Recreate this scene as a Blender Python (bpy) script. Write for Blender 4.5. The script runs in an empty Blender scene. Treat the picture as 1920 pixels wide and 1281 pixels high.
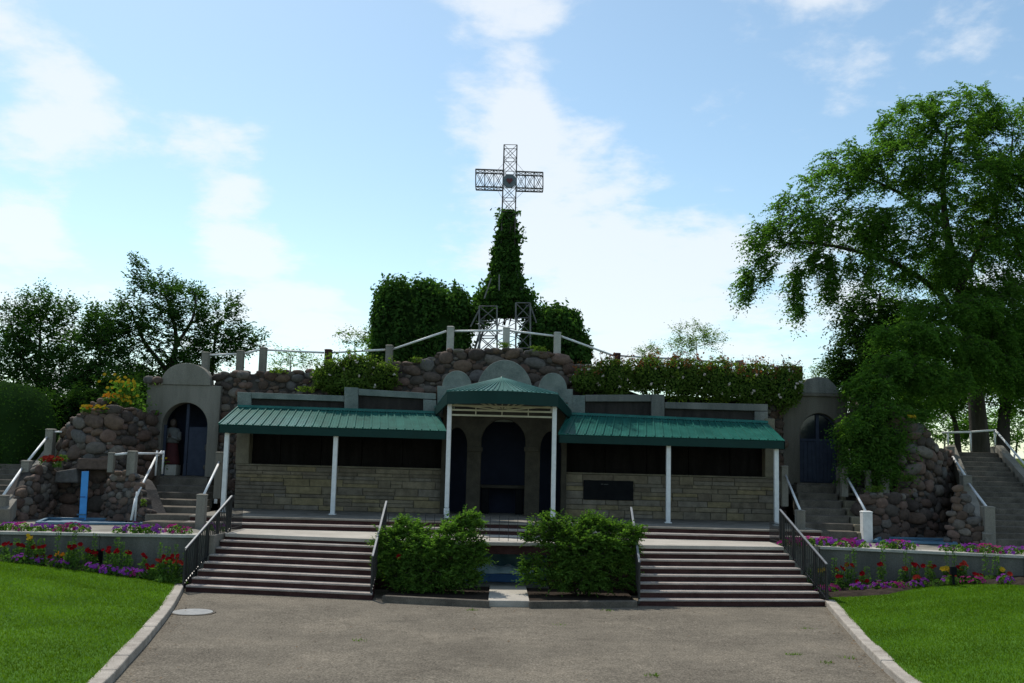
import bpy, bmesh, math, random
import numpy as np
from mathutils import Vector, Matrix

random.seed(7)
rng = np.random.default_rng(11)
R = math.radians
scene = bpy.context.scene
col = scene.collection

# ------------------------------------------------------------------ camera
F = 1867.0                       # focal length in photo pixels (1920 wide)
CAM = Vector((0.0, 0.0, 3.2))
PITCH, ROLL = math.atan(224.0 / F), 0.0250
CROT = (Matrix.Rotation(math.pi / 2 + PITCH, 3, 'X') @ Matrix.Rotation(ROLL, 3, 'Z'))
cam = bpy.data.cameras.new('camera')
cam.sensor_width = 36.0
cam.lens = 36.0 * F / 1920.0
cam.clip_end = 4000
camo = bpy.data.objects.new('camera', cam)
col.objects.link(camo)
camo.matrix_world = Matrix.Translation(CAM) @ CROT.to_4x4()
scene.camera = camo

# ------------------------------------------------------------------ sun and sky
SUN_AZ, SUN_EL = R(-30), R(55)   # azimuth from +Y towards +X
sd = Vector((math.sin(SUN_AZ) * math.cos(SUN_EL), math.cos(SUN_AZ) * math.cos(SUN_EL), math.sin(SUN_EL)))
sun = bpy.data.lights.new('sun', 'SUN')
sun.energy = 3.6
sun.angle = R(0.55)
sun.color = (1.0, 0.95, 0.86)
suno = bpy.data.objects.new('sun', sun)
col.objects.link(suno)
suno.rotation_euler = sd.to_track_quat('Z', 'Y').to_euler()
suno.location = (0, 0, 60)

scene.view_settings.view_transform = 'Standard'
scene.view_settings.look = 'None'
scene.view_settings.gamma = 1.0
scene.view_settings.use_curve_mapping = False
scene.view_settings.exposure = 0.08
try:
    scene.cycles.max_bounces = 6
    scene.cycles.diffuse_bounces = 3
    scene.cycles.transparent_max_bounces = 6
except Exception:
    pass


def ray(px, py):
    return (CROT @ Vector(((px - 960.0) / F, -(py - 640.5) / F, -1.0)))


def P(px, py, Y):
    """point where the sight line of a photo pixel meets the upright plane at depth Y"""
    d = ray(px, py)
    return CAM + d * (Y / d.y)


def Gz(px, py, z):
    """point where the sight line meets the level plane at height z"""
    d = ray(px, py)
    return CAM + d * ((z - CAM.z) / d.z)


def mpp(Y):
    return Y / F


world = bpy.data.worlds.new('World')
scene.world = world
world.use_nodes = True


def build_world():
    nt = world.node_tree
    nt.nodes.clear()
    N, L = nt.nodes.new, nt.links.new
    out = N('ShaderNodeOutputWorld')
    sky = N('ShaderNodeTexSky')
    sky.sky_type = 'NISHITA'
    sky.sun_disc = False
    sky.sun_elevation = SUN_EL
    sky.sun_rotation = SUN_AZ
    sky.altitude = 500
    sky.air_density = 1.0
    sky.dust_density = 0.9
    sky.ozone_density = 0.25
    b1 = N('ShaderNodeBackground')
    b1.inputs[1].default_value = 0.15
    wb = N('ShaderNodeVectorMath')          # the camera's white balance
    wb.operation = 'MULTIPLY'
    wb.inputs[1].default_value = (0.97, 1.07, 1.0)
    L(sky.outputs[0], wb.inputs[0])
    L(wb.outputs[0], b1.inputs[0])
    tc = N('ShaderNodeTexCoord')
    sep = N('ShaderNodeSeparateXYZ')
    L(tc.outputs['Generated'], sep.inputs[0])

    def math_(op, a, b=None, c=None, clamp=False):
        n = N('ShaderNodeMath')
        n.operation = op
        n.use_clamp = clamp
        for i, x in enumerate((a, b, c)):
            if x is None:
                continue
            if isinstance(x, (int, float)):
                n.inputs[i].default_value = x
            else:
                L(x, n.inputs[i])
        return n.outputs[0]
    zz = math_('MAXIMUM', math_('ADD', sep.outputs[2], 0.22), 0.08)
    cx = math_('DIVIDE', sep.outputs[0], zz)
    cy = math_('DIVIDE', sep.outputs[1], zz)
    comb = N('ShaderNodeCombineXYZ')
    L(cx, comb.inputs[0])
    L(cy, comb.inputs[1])

    def noise(scale, detail, rough, off, dist=0.0):
        mp = N('ShaderNodeMapping')
        mp.inputs['Location'].default_value = off
        L(comb.outputs[0], mp.inputs[0])
        n = N('ShaderNodeTexNoise')
        n.inputs['Scale'].default_value = scale
        n.inputs['Detail'].default_value = detail
        n.inputs['Roughness'].default_value = rough
        n.inputs['Distortion'].default_value = dist
        L(mp.outputs[0], n.inputs['Vector'])
        return n.outputs[0]
    n1 = noise(3.1, 9, 0.60, (3.1, 1.7, 0.4), 0.1)
    n2 = noise(7.0, 6, 0.6, (8.1, 2.7, 5.4), 0.2)
    dens = math_('ADD', math_('MULTIPLY', n1, 0.75), math_('MULTIPLY', n2, 0.25))
    # the clouds that stand in view: soft cores where the photograph has them
    blobs = [((1180, 360), 0.12, 0.16), ((890, 215), 0.12, 0.09), ((1040, 560), 0.09, 0.13), ((1540, 30), 0.10, 0.15), ((1270, 150), -0.16, 0.14),
             ((990, 40), 0.07, 0.10), ((110, 360), 0.085, 0.10), ((60, 150), 0.085, 0.09), ((170, 190), 0.06, 0.07), ((400, 240), 0.10, 0.09), ((400, 285), 0.06, 0.06), ((340, 215), 0.05, 0.05), ((40, 260), -0.09, 0.07), ((150, 40), -0.07, 0.09), ((230, 420), -0.07, 0.07),
             ((440, 440), 0.10, 0.06), ((520, 570), 0.10, 0.12), ((20, 510), 0.08, 0.12), ((1500, 560), 0.08, 0.13),
             ((1240, 525), 0.05, 0.12), ((560, 130), -0.09, 0.16), ((650, 400), -0.09, 0.10), ((1500, 250), -0.10, 0.16),
             ((1800, 130), -0.05, 0.12), ((250, 480), -0.10, 0.09), ((720, 170), -0.16, 0.13), ((380, 90), -0.13, 0.13), ((1130, 150), -0.06, 0.08), ((1060, 300), 0.07, 0.10), ((1290, 370), 0.05, 0.09),
             ((250, 310), -0.08, 0.07), ((660, 330), -0.08, 0.10), ((760, 470), -0.05, 0.08)]
    acc = dens
    for (px, py), amp, rad in blobs:
        d = ray(px, py).normalized()
        dv = N('ShaderNodeVectorMath')
        dv.operation = 'DISTANCE'
        L(tc.outputs['Generated'], dv.inputs[0])
        dv.inputs[1].default_value = d
        t = math_('SUBTRACT', 1.0, math_('DIVIDE', dv.outputs['Value'], rad), clamp=True)
        t2 = math_('MULTIPLY', t, math_('SUBTRACT', 2.0, t))
        acc = math_('ADD', acc, math_('MULTIPLY', t2, amp))
    mr = N('ShaderNodeMapRange')
    mr.interpolation_type = 'SMOOTHSTEP'
    mr.inputs['From Min'].default_value = 0.475
    mr.inputs['From Max'].default_value = 0.645
    mr.inputs['To Min'].default_value = 0.0
    mr.inputs['To Max'].default_value = 0.74
    L(acc, mr.inputs['Value'])
    b2 = N('ShaderNodeBackground')
    b2.inputs[0].default_value = (0.93, 0.965, 1.0, 1)
    b2.inputs[1].default_value = 0.97
    mix = N('ShaderNodeMixShader')
    L(mr.outputs[0], mix.inputs[0])
    L(b1.outputs[0], mix.inputs[1])
    L(b2.outputs[0], mix.inputs[2])
    L(mix.outputs[0], out.inputs[0])


build_world()

# ------------------------------------------------------------------ materials
MATS = {}


def mat(name, c1, c2=None, scale=3.0, rough=0.85, bump=0.0, bscale=None, metal=0.0, rand=0.0, c3=None, spec=0.3,
        streak=False, speck=0.0, detail=6):
    """plain weathered surface: noise between two colours, optional speckle, streaks, bump, per-object variation"""
    m = bpy.data.materials.new(name)
    m.use_nodes = True
    nt = m.node_tree
    N, L = nt.nodes.new, nt.links.new
    b = nt.nodes['Principled BSDF']
    b.inputs['Roughness'].default_value = rough
    b.inputs['Metallic'].default_value = metal
    b.inputs['Specular IOR Level'].default_value = spec
    c2 = c2 or c1
    geo = N('ShaderNodeNewGeometry')
    mp = N('ShaderNodeMapping')
    if streak:
        mp.inputs['Scale'].default_value = (1, 1, 0.18)
    L(geo.outputs['Position'], mp.inputs[0])
    n = N('ShaderNodeTexNoise')
    n.inputs['Scale'].default_value = scale
    n.inputs['Detail'].default_value = detail
    n.inputs['Roughness'].default_value = 0.62
    L(mp.outputs[0], n.inputs['Vector'])
    r = N('ShaderNodeValToRGB')
    r.color_ramp.elements[0].position = 0.32
    r.color_ramp.elements[1].position = 0.68
    r.color_ramp.elements[0].color = (*c1, 1)
    r.color_ramp.elements[1].color = (*c2, 1)
    if c3:
        e = r.color_ramp.elements.new(0.5)
        e.color = (*c3, 1)
    L(n.outputs[0], r.inputs[0])
    cur = r.outputs[0]
    if speck > 0:
        s = N('ShaderNodeTexNoise')
        s.inputs['Scale'].default_value = 45
        s.inputs['Detail'].default_value = 3
        L(geo.outputs['Position'], s.inputs['Vector'])
        mr = N('ShaderNodeMapRange')
        mr.inputs['From Min'].default_value = 0.3
        mr.inputs['From Max'].default_value = 0.7
        mr.inputs['To Min'].default_value = 1 - speck
        mr.inputs['To Max'].default_value = 1 + speck
        L(s.outputs[0], mr.inputs['Value'])
        mm = N('ShaderNodeVectorMath')
        mm.operation = 'SCALE'
        L(cur, mm.inputs[0])
        L(mr.outputs[0], mm.inputs['Scale'])
        cur = mm.outputs[0]
    if rand > 0:
        oi = N('ShaderNodeObjectInfo')
        mr = N('ShaderNodeMapRange')
        mr.inputs['To Min'].default_value = 1 - rand
        mr.inputs['To Max'].default_value = 1 + rand
        L(oi.outputs['Random'], mr.inputs['Value'])
        mm = N('ShaderNodeVectorMath')
        mm.operation = 'SCALE'
        L(cur, mm.inputs[0])
        L(mr.outputs[0], mm.inputs['Scale'])
        cur = mm.outputs[0]
    L(cur, b.inputs['Base Color'])
    if bump > 0:
        bn = N('ShaderNodeTexNoise')
        bn.inputs['Scale'].default_value = bscale or scale * 6
        bn.inputs['Detail'].default_value = 5
        L(geo.outputs['Position'], bn.inputs['Vector'])
        bp = N('ShaderNodeBump')
        bp.inputs['Strength'].default_value = bump
        bp.inputs['Distance'].default_value = 0.03
        L(bn.outputs[0], bp.inputs['Height'])
        L(bp.outputs[0], b.inputs['Normal'])
    MATS[name] = m
    return m


def mat_stone(name, cols, rough=0.9, bump=0.9, nscale=9.0):
    """fieldstones or blocks: one colour for each stone, mottled"""
    m = bpy.data.materials.new(name)
    m.use_nodes = True
    nt = m.node_tree
    N, L = nt.nodes.new, nt.links.new
    b = nt.nodes['Principled BSDF']
    b.inputs['Roughness'].default_value = rough
    b.inputs['Specular IOR Level'].default_value = 0.25
    oi = N('ShaderNodeObjectInfo')
    r = N('ShaderNodeValToRGB')
    r.color_ramp.interpolation = 'CONSTANT'
    els = r.color_ramp.elements
    while len(els) < len(cols):
        els.new(0.5)
    for i, c in enumerate(cols):
        els[i].position = i / len(cols)
        els[i].color = (*c, 1)
    L(oi.outputs['Random'], r.inputs[0])
    geo = N('ShaderNodeNewGeometry')
    n = N('ShaderNodeTexNoise')
    n.inputs['Scale'].default_value = nscale
    n.inputs['Detail'].default_value = 7
    n.inputs['Roughness'].default_value = 0.7
    L(geo.outputs['Position'], n.inputs['Vector'])
    mr = N('ShaderNodeMapRange')
    mr.inputs['From Min'].default_value = 0.3
    mr.inputs['From Max'].default_value = 0.7
    mr.inputs['To Min'].default_value = 0.62
    mr.inputs['To Max'].default_value = 1.3
    L(n.outputs[0], mr.inputs['Value'])
    mm = N('ShaderNodeVectorMath')
    mm.operation = 'SCALE'
    L(r.outputs[0], mm.inputs[0])
    L(mr.outputs[0], mm.inputs['Scale'])
    L(mm.outputs[0], b.inputs['Base Color'])
    bp = N('ShaderNodeBump')
    bp.inputs['Strength'].default_value = bump
    bp.inputs['Distance'].default_value = 0.03
    L(n.outputs[0], bp.inputs['Height'])
    L(bp.outputs[0], b.inputs['Normal'])
    MATS[name] = m
    return m


def mat_leaf(name, cols, trans=0.35, rough=0.62, tcol=None, patch=0.22, pscale=0.9):
    """leaves: colour varies leaf by leaf, light shines through"""
    m = bpy.data.materials.new(name)
    m.use_nodes = True
    nt = m.node_tree
    N, L = nt.nodes.new, nt.links.new
    nt.nodes.remove(nt.nodes['Principled BSDF'])
    out = nt.nodes['Material Output']
    b = N('ShaderNodeBsdfDiffuse')
    b.inputs['Roughness'].default_value = 0.5
    geo = N('ShaderNodeNewGeometry')
    r = N('ShaderNodeValToRGB')
    els = r.color_ramp.elements
    while len(els) < len(cols):
        els.new(0.5)
    for i, c in enumerate(cols):
        els[i].position = i / max(1, len(cols) - 1)
        els[i].color = (*c, 1)
    L(geo.outputs['Random Per Island'], r.inputs[0])
    pn = N('ShaderNodeTexNoise')
    pn.inputs['Scale'].default_value = pscale
    pn.inputs['Detail'].default_value = 4
    L(geo.outputs['Position'], pn.inputs['Vector'])
    pr = N('ShaderNodeMapRange')
    pr.inputs['From Min'].default_value = 0.3
    pr.inputs['From Max'].default_value = 0.7
    pr.inputs['To Min'].default_value = 1 - patch
    pr.inputs['To Max'].default_value = 1 + patch
    L(pn.outputs[0], pr.inputs['Value'])
    ps = N('ShaderNodeVectorMath')
    ps.operation = 'SCALE'
    L(r.outputs[0], ps.inputs[0])
    L(pr.outputs[0], ps.inputs['Scale'])
    L(ps.outputs[0], b.inputs['Color'])
    t = N('ShaderNodeBsdfTranslucent')
    mm = N('ShaderNodeVectorMath')
    mm.operation = 'MULTIPLY'
    L(ps.outputs[0], mm.inputs[0])
    mm.inputs[1].default_value = tcol or (1.5, 1.7, 0.7)
    L(mm.outputs[0], t.inputs[0])
    mx = N('ShaderNodeMixShader')
    mx.inputs[0].default_value = trans
    L(b.outputs[0], mx.inputs[1])
    L(t.outputs[0], mx.inputs[2])
    L(mx.outputs[0], out.inputs[0])
    MATS[name] = m
    return m


M = MATS
mat('concrete', (0.1530, 0.1419, 0.1189), (0.2790, 0.2580, 0.2214), 1.6, 0.9, 0.35, 22, speck=0.18, streak=True, spec=0.06)
mat('concrete_dark', (0.0808, 0.0855, 0.0792), (0.1900, 0.1845, 0.1672), 1.8, 0.9, 0.4, 18, speck=0.2, streak=True)
mat('concrete_brown', (0.085, 0.075, 0.062), (0.155, 0.14, 0.115), 1.8, 0.92, 0.4, 18, speck=0.2, streak=True, spec=0.06)
mat('concrete_wall', (0.075, 0.075, 0.066), (0.165, 0.16, 0.142), 1.3, 0.92, 0.4, 18, speck=0.2, streak=True, spec=0.06)
mat('concrete_green', (0.1196, 0.1452, 0.1333), (0.2300, 0.2508, 0.2279), 2.4, 0.9, 0.4, 20, speck=0.2)
mat('concrete_pale', (0.36, 0.34, 0.30), (0.52, 0.50, 0.45), 2.0, 0.9, 0.3, 25, speck=0.15, spec=0.06)
mat('white_post', (0.55, 0.55, 0.54), (0.74, 0.74, 0.72), 5, 0.7, 0.15, 25)
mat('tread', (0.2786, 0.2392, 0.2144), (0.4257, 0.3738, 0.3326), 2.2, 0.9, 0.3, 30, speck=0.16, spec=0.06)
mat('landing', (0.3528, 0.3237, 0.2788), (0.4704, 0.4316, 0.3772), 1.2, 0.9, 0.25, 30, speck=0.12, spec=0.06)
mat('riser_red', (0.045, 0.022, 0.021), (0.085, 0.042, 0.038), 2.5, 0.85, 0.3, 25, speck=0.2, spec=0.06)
mat('old_step', (0.078, 0.068, 0.057), (0.165, 0.144, 0.117), 2.2, 0.92, 0.4, 20, speck=0.25, spec=0.06)
def mat_asphalt():
    m = mat('asphalt', (0.1198, 0.1040, 0.0830), (0.1926, 0.1659, 0.1300), 0.5, 0.95, 0.6, 40, c3=(0.1519, 0.1323, 0.1050), detail=10, spec=0.05)
    nt = m.node_tree
    N, L = nt.nodes.new, nt.links.new
    b = nt.nodes['Principled BSDF']
    src = b.inputs['Base Color'].links[0].from_socket
    geo = N('ShaderNodeNewGeometry')

    def field(kind, scale, lo, hi, a, c, detail=2, chan=0):
        n = N('ShaderNodeTexNoise' if kind == 'n' else 'ShaderNodeTexVoronoi')
        n.inputs['Scale'].default_value = scale
        if kind == 'n':
            n.inputs['Detail'].default_value = detail
        L(geo.outputs['Position'], n.inputs['Vector'])
        r = N('ShaderNodeMapRange')
        r.inputs['From Min'].default_value = lo
        r.inputs['From Max'].default_value = hi
        r.inputs['To Min'].default_value = a
        r.inputs['To Max'].default_value = c
        L(n.outputs[chan], r.inputs['Value'])
        return r.outputs[0]
    fs = [field('n', 26, 0.3, 0.7, 0.62, 1.4), field('n', 70, 0.3, 0.7, 0.65, 1.38), field('n', 5, 0.3, 0.7, 0.88, 1.13, 5), field('n', 1.7, 0.62, 0.72, 1.0, 0.82, 3)]
    cur = src
    for f in fs:
        v = N('ShaderNodeVectorMath')
        v.operation = 'SCALE'
        L(cur, v.inputs[0])
        L(f, v.inputs['Scale'])
        cur = v.outputs[0]
    # thin wandering cracks
    wn = N('ShaderNodeTexNoise')
    wn.inputs['Scale'].default_value = 0.8
    wn.inputs['Detail'].default_value = 4
    L(geo.outputs['Position'], wn.inputs['Vector'])
    add = N('ShaderNodeVectorMath')
    add.operation = 'MULTIPLY_ADD'
    L(wn.outputs['Color'], add.inputs[0])
    add.inputs[1].default_value = (1.6, 1.6, 0)
    L(geo.outputs['Position'], add.inputs[2])
    vo = N('ShaderNodeTexVoronoi')
    vo.feature = 'DISTANCE_TO_EDGE'
    vo.inputs['Scale'].default_value = 0.16
    L(add.outputs[0], vo.inputs['Vector'])
    mr = N('ShaderNodeMapRange')
    mr.inputs['From Min'].default_value = 0.0
    mr.inputs['From Max'].default_value = 0.004
    mr.inputs['To Min'].default_value = 0.80
    mr.inputs['To Max'].default_value = 1.0
    L(vo.outputs[0], mr.inputs['Value'])
    v = N('ShaderNodeVectorMath')
    v.operation = 'SCALE'
    L(cur, v.inputs[0])
    L(mr.outputs[0], v.inputs['Scale'])
    L(v.outputs[0], b.inputs['Base Color'])


mat_asphalt()
mat('kerb', (0.277, 0.244, 0.210), (0.437, 0.395, 0.344), 3.0, 0.9, 0.4, 30, speck=0.2, spec=0.06)
mat('soil', (0.022, 0.017, 0.013), (0.05, 0.038, 0.03), 5, 0.95, 0.9, 14, speck=0.3, spec=0.06)
mat('lawn', (0.040, 0.105, 0.012), (0.075, 0.16, 0.020), 0.9, 0.9, 0.6, 60, speck=0.35, detail=8, spec=0.06)
mat('hill', (0.035, 0.06, 0.015), (0.07, 0.11, 0.03), 0.8, 0.95, 0.6, 20, speck=0.3, spec=0.06)
mat('mortar', (0.035, 0.03, 0.027), (0.075, 0.065, 0.058), 4, 0.95, 0.6, 20, speck=0.2)
mat('mortar_tan', (0.10, 0.09, 0.07), (0.15, 0.135, 0.105), 4, 0.95, 0.4, 20)
mat('panel_brown', (0.020, 0.017, 0.0155), (0.044, 0.037, 0.033), 5, 0.9, 0.5, 30, streak=True)
mat('panel_shaded', (0.009, 0.008, 0.0075), (0.020, 0.017, 0.016), 5, 0.92, 0.5, 30, streak=True, spec=0.05)  # brown panel darkened in colour to deepen the shade under the canopies
mat('tan_plaster', (0.14, 0.12, 0.085), (0.21, 0.185, 0.13), 2.5, 0.9, 0.35, 22, speck=0.15)
mat('roof_green', (0.008, 0.085, 0.068), (0.022, 0.14, 0.112), 2.2, 0.30, 0.06, 5, spec=0.22, rand=0.10, speck=0.10)
mat('roof_sheen', (0.030, 0.125, 0.108), (0.075, 0.185, 0.168), 3.0, 0.30, 0.05, 6, spec=0.4, rand=0.10)  # paler green puts the sky's sheen on the entrance roof into its colour
mat('fascia_green', (0.002, 0.026, 0.022), (0.003, 0.034, 0.029), 2.0, 0.5, 0.0, spec=0.2)
mat('arcade_stone', (0.045, 0.040, 0.032), (0.075, 0.066, 0.05), 2.5, 0.92, 0.35, 22, speck=0.15, spec=0.1)
mat('white_paint', (0.62, 0.63, 0.63), (0.78, 0.78, 0.78), 6, 0.45, 0.0, spec=0.5)
mat('cream_paint', (0.45, 0.42, 0.30), (0.55, 0.52, 0.40), 6, 0.6)
mat('soffit', (0.09, 0.08, 0.065), (0.14, 0.12, 0.09), 4, 0.8)
mat('iron', (0.008, 0.008, 0.009), (0.02, 0.02, 0.021), 8, 0.45, 0.0, spec=0.5)
mat('iron_rail', (0.16, 0.165, 0.175), (0.26, 0.265, 0.275), 8, 0.55, 0.0, spec=0.25, metal=0.0)
mat('steel', (0.0880, 0.0750, 0.0720), (0.1540, 0.1300, 0.1248), 4, 0.55, 0.0, metal=0.3)
mat('steel_pale', (0.1190, 0.1156, 0.1155), (0.1890, 0.1836, 0.1782), 4, 0.5, 0.0, metal=0.3)
mat('medallion', (0.10, 0.12, 0.14), (0.18, 0.20, 0.22), 9, 0.5)
mat('heart_red', (0.12, 0.035, 0.04), (0.17, 0.05, 0.055), 9, 0.6)
mat('blue_door', (0.024, 0.032, 0.055), (0.04, 0.05, 0.08), 4, 0.7, 0.1, 20)
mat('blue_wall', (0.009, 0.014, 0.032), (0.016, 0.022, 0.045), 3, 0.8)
mat('blue_board', (0.05, 0.25, 0.58), (0.07, 0.31, 0.66), 4, 0.5)
mat('blue_pool', (0.05, 0.12, 0.19), (0.10, 0.20, 0.28), 4, 0.5)
mat('dark_glass', (0.012, 0.015, 0.022), (0.018, 0.021, 0.03), 2, 0.12, spec=0.5)
mat('bark', (0.035, 0.028, 0.022), (0.075, 0.06, 0.05), 6, 0.95, 0.7, 20, streak=True)
mat('plaque_black', (0.005, 0.006, 0.008), (0.010, 0.011, 0.013), 5, 0.6, spec=0.08)
mat('plaque_letters', (0.10, 0.10, 0.095), (0.14, 0.14, 0.13), 5, 0.6)
mat('mural_teal', (0.05, 0.13, 0.15), (0.15, 0.27, 0.30), 2.2, 0.7, c3=(0.09, 0.20, 0.25))
mat('mural_white', (0.26, 0.40, 0.48), (0.50, 0.62, 0.68), 5, 0.7)
mat('mural_blue', (0.03, 0.08, 0.22), (0.05, 0.14, 0.32), 4, 0.7)
mat('robe_white', (0.10, 0.105, 0.10), (0.16, 0.16, 0.155), 6, 0.8)
mat('robe_red', (0.05, 0.012, 0.014), (0.085, 0.02, 0.022), 6, 0.8)
mat('skin', (0.09, 0.065, 0.055), (0.12, 0.09, 0.075), 6, 0.7)
mat('hair', (0.03, 0.02, 0.015), (0.05, 0.035, 0.025), 10, 0.8)
mat('manhole', (0.20, 0.205, 0.205), (0.30, 0.30, 0.29), 8, 0.7, 0.3, 30)
mat('dry_leaf', (0.10, 0.06, 0.03), (0.16, 0.10, 0.05), 9, 0.9)
mat_stone('fieldstone', [(0.119, 0.082, 0.064), (0.136, 0.115, 0.098), (0.088, 0.061, 0.047), (0.158, 0.102, 0.080), (0.069, 0.052, 0.044), (0.119, 0.108, 0.100), (0.141, 0.095, 0.069),
                         (0.099, 0.075, 0.061), (0.167, 0.141, 0.117), (0.106, 0.067, 0.051), (0.079, 0.064, 0.053)])
mat_stone('limestone', [(0.206, 0.171, 0.122), (0.234, 0.195, 0.137), (0.186, 0.158, 0.122), (0.248, 0.201, 0.118), (0.213, 0.184, 0.148), (0.172, 0.141, 0.104)],
          nscale=4)
mat_leaf('leaf_elm', [(0.046, 0.109, 0.023), (0.087, 0.173, 0.033), (0.067, 0.143, 0.028), (0.122, 0.211, 0.046)], 0.5)
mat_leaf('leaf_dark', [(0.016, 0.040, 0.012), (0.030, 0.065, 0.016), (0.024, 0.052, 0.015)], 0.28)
mat_leaf('leaf_ash', [(0.030, 0.071, 0.022), (0.057, 0.117, 0.030), (0.044, 0.094, 0.027)], 0.34)
mat_leaf('leaf_pale', [(0.085, 0.14, 0.045), (0.13, 0.19, 0.07), (0.10, 0.16, 0.05)], 0.45)
mat_leaf('leaf_ivy', [(0.026, 0.066, 0.017), (0.050, 0.110, 0.026), (0.078, 0.150, 0.036)], 0.38, 0.6, patch=0.35, pscale=1.4)
mat_leaf('leaf_hedge', [(0.027, 0.069, 0.013), (0.050, 0.106, 0.018), (0.040, 0.088, 0.015)], 0.22)
mat_leaf('leaf_rose', [(0.061, 0.110, 0.022), (0.116, 0.177, 0.037), (0.085, 0.140, 0.027), (0.152, 0.201, 0.049)], 0.45)
mat_leaf('leaf_shrub', [(0.048, 0.108, 0.020), (0.099, 0.191, 0.036), (0.073, 0.148, 0.028), (0.139, 0.231, 0.050)], 0.42)
mat_leaf('leaf_red', [(0.16, 0.07, 0.03), (0.24, 0.10, 0.05), (0.20, 0.12, 0.05)], 0.35, tcol=(1.3, 1.0, 0.6))
mat_leaf('grass_blade', [(0.050, 0.108, 0.008), (0.102, 0.187, 0.012), (0.074, 0.149, 0.010), (0.144, 0.220, 0.020)], 0.42, patch=0.28, pscale=0.7)
mat_leaf('leaf_stalk', [(0.05, 0.11, 0.025), (0.10, 0.18, 0.04), (0.07, 0.14, 0.03)], 0.35)
mat_leaf('petal_purple', [(0.18, 0.035, 0.28), (0.28, 0.06, 0.40), (0.26, 0.03, 0.26), (0.36, 0.12, 0.46)], 0.3, tcol=(1.2, 1.1, 1.2))
mat_leaf('petal_magenta', [(0.30, 0.02, 0.14), (0.42, 0.04, 0.22), (0.24, 0.02, 0.12)], 0.3, tcol=(1.2, 1.1, 1.2))
mat_leaf('petal_red', [(0.149, 0.004, 0.007), (0.223, 0.007, 0.010), (0.174, 0.006, 0.012)], 0.22, tcol=(1.3, 1.1, 1.0))
mat_leaf('petal_coral', [(0.280, 0.021, 0.014), (0.350, 0.042, 0.028), (0.252, 0.021, 0.021)], 0.22, tcol=(1.2, 1.1, 1.0))
mat_leaf('petal_yellow', [(0.46, 0.30, 0.02), (0.55, 0.38, 0.03), (0.42, 0.25, 0.02)], 0.3, tcol=(1.2, 1.1, 1.0))
mat_leaf('petal_orange', [(0.60, 0.20, 0.02), (0.66, 0.28, 0.03)], 0.3, tcol=(1.2, 1.1, 1.0))
mat_leaf('petal_white', [(0.60, 0.52, 0.50), (0.70, 0.66, 0.60), (0.62, 0.45, 0.45)], 0.3, tcol=(1.1, 1.1, 1.1))

# ------------------------------------------------------------------ builders
def tag(o, label=None, cat=None, group=None, kind=None):
    if label:
        o['label'] = label
    if cat:
        o['category'] = cat
    if group:
        o['group'] = group
    if kind:
        o['kind'] = kind
    return o


def root(o):
    while o.parent:
        o = o.parent
    return o


def thing(name, loc, label, cat, group=None):
    o = bpy.data.objects.new(name, None)
    col.objects.link(o)
    o.empty_display_size = 0.2
    o.location = Vector(loc)
    return tag(o, label, cat, group)


def link(name, me, parent=None):
    o = bpy.data.objects.new(name, me)
    col.objects.link(o)
    if parent:
        o.parent = parent
    return o


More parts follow.
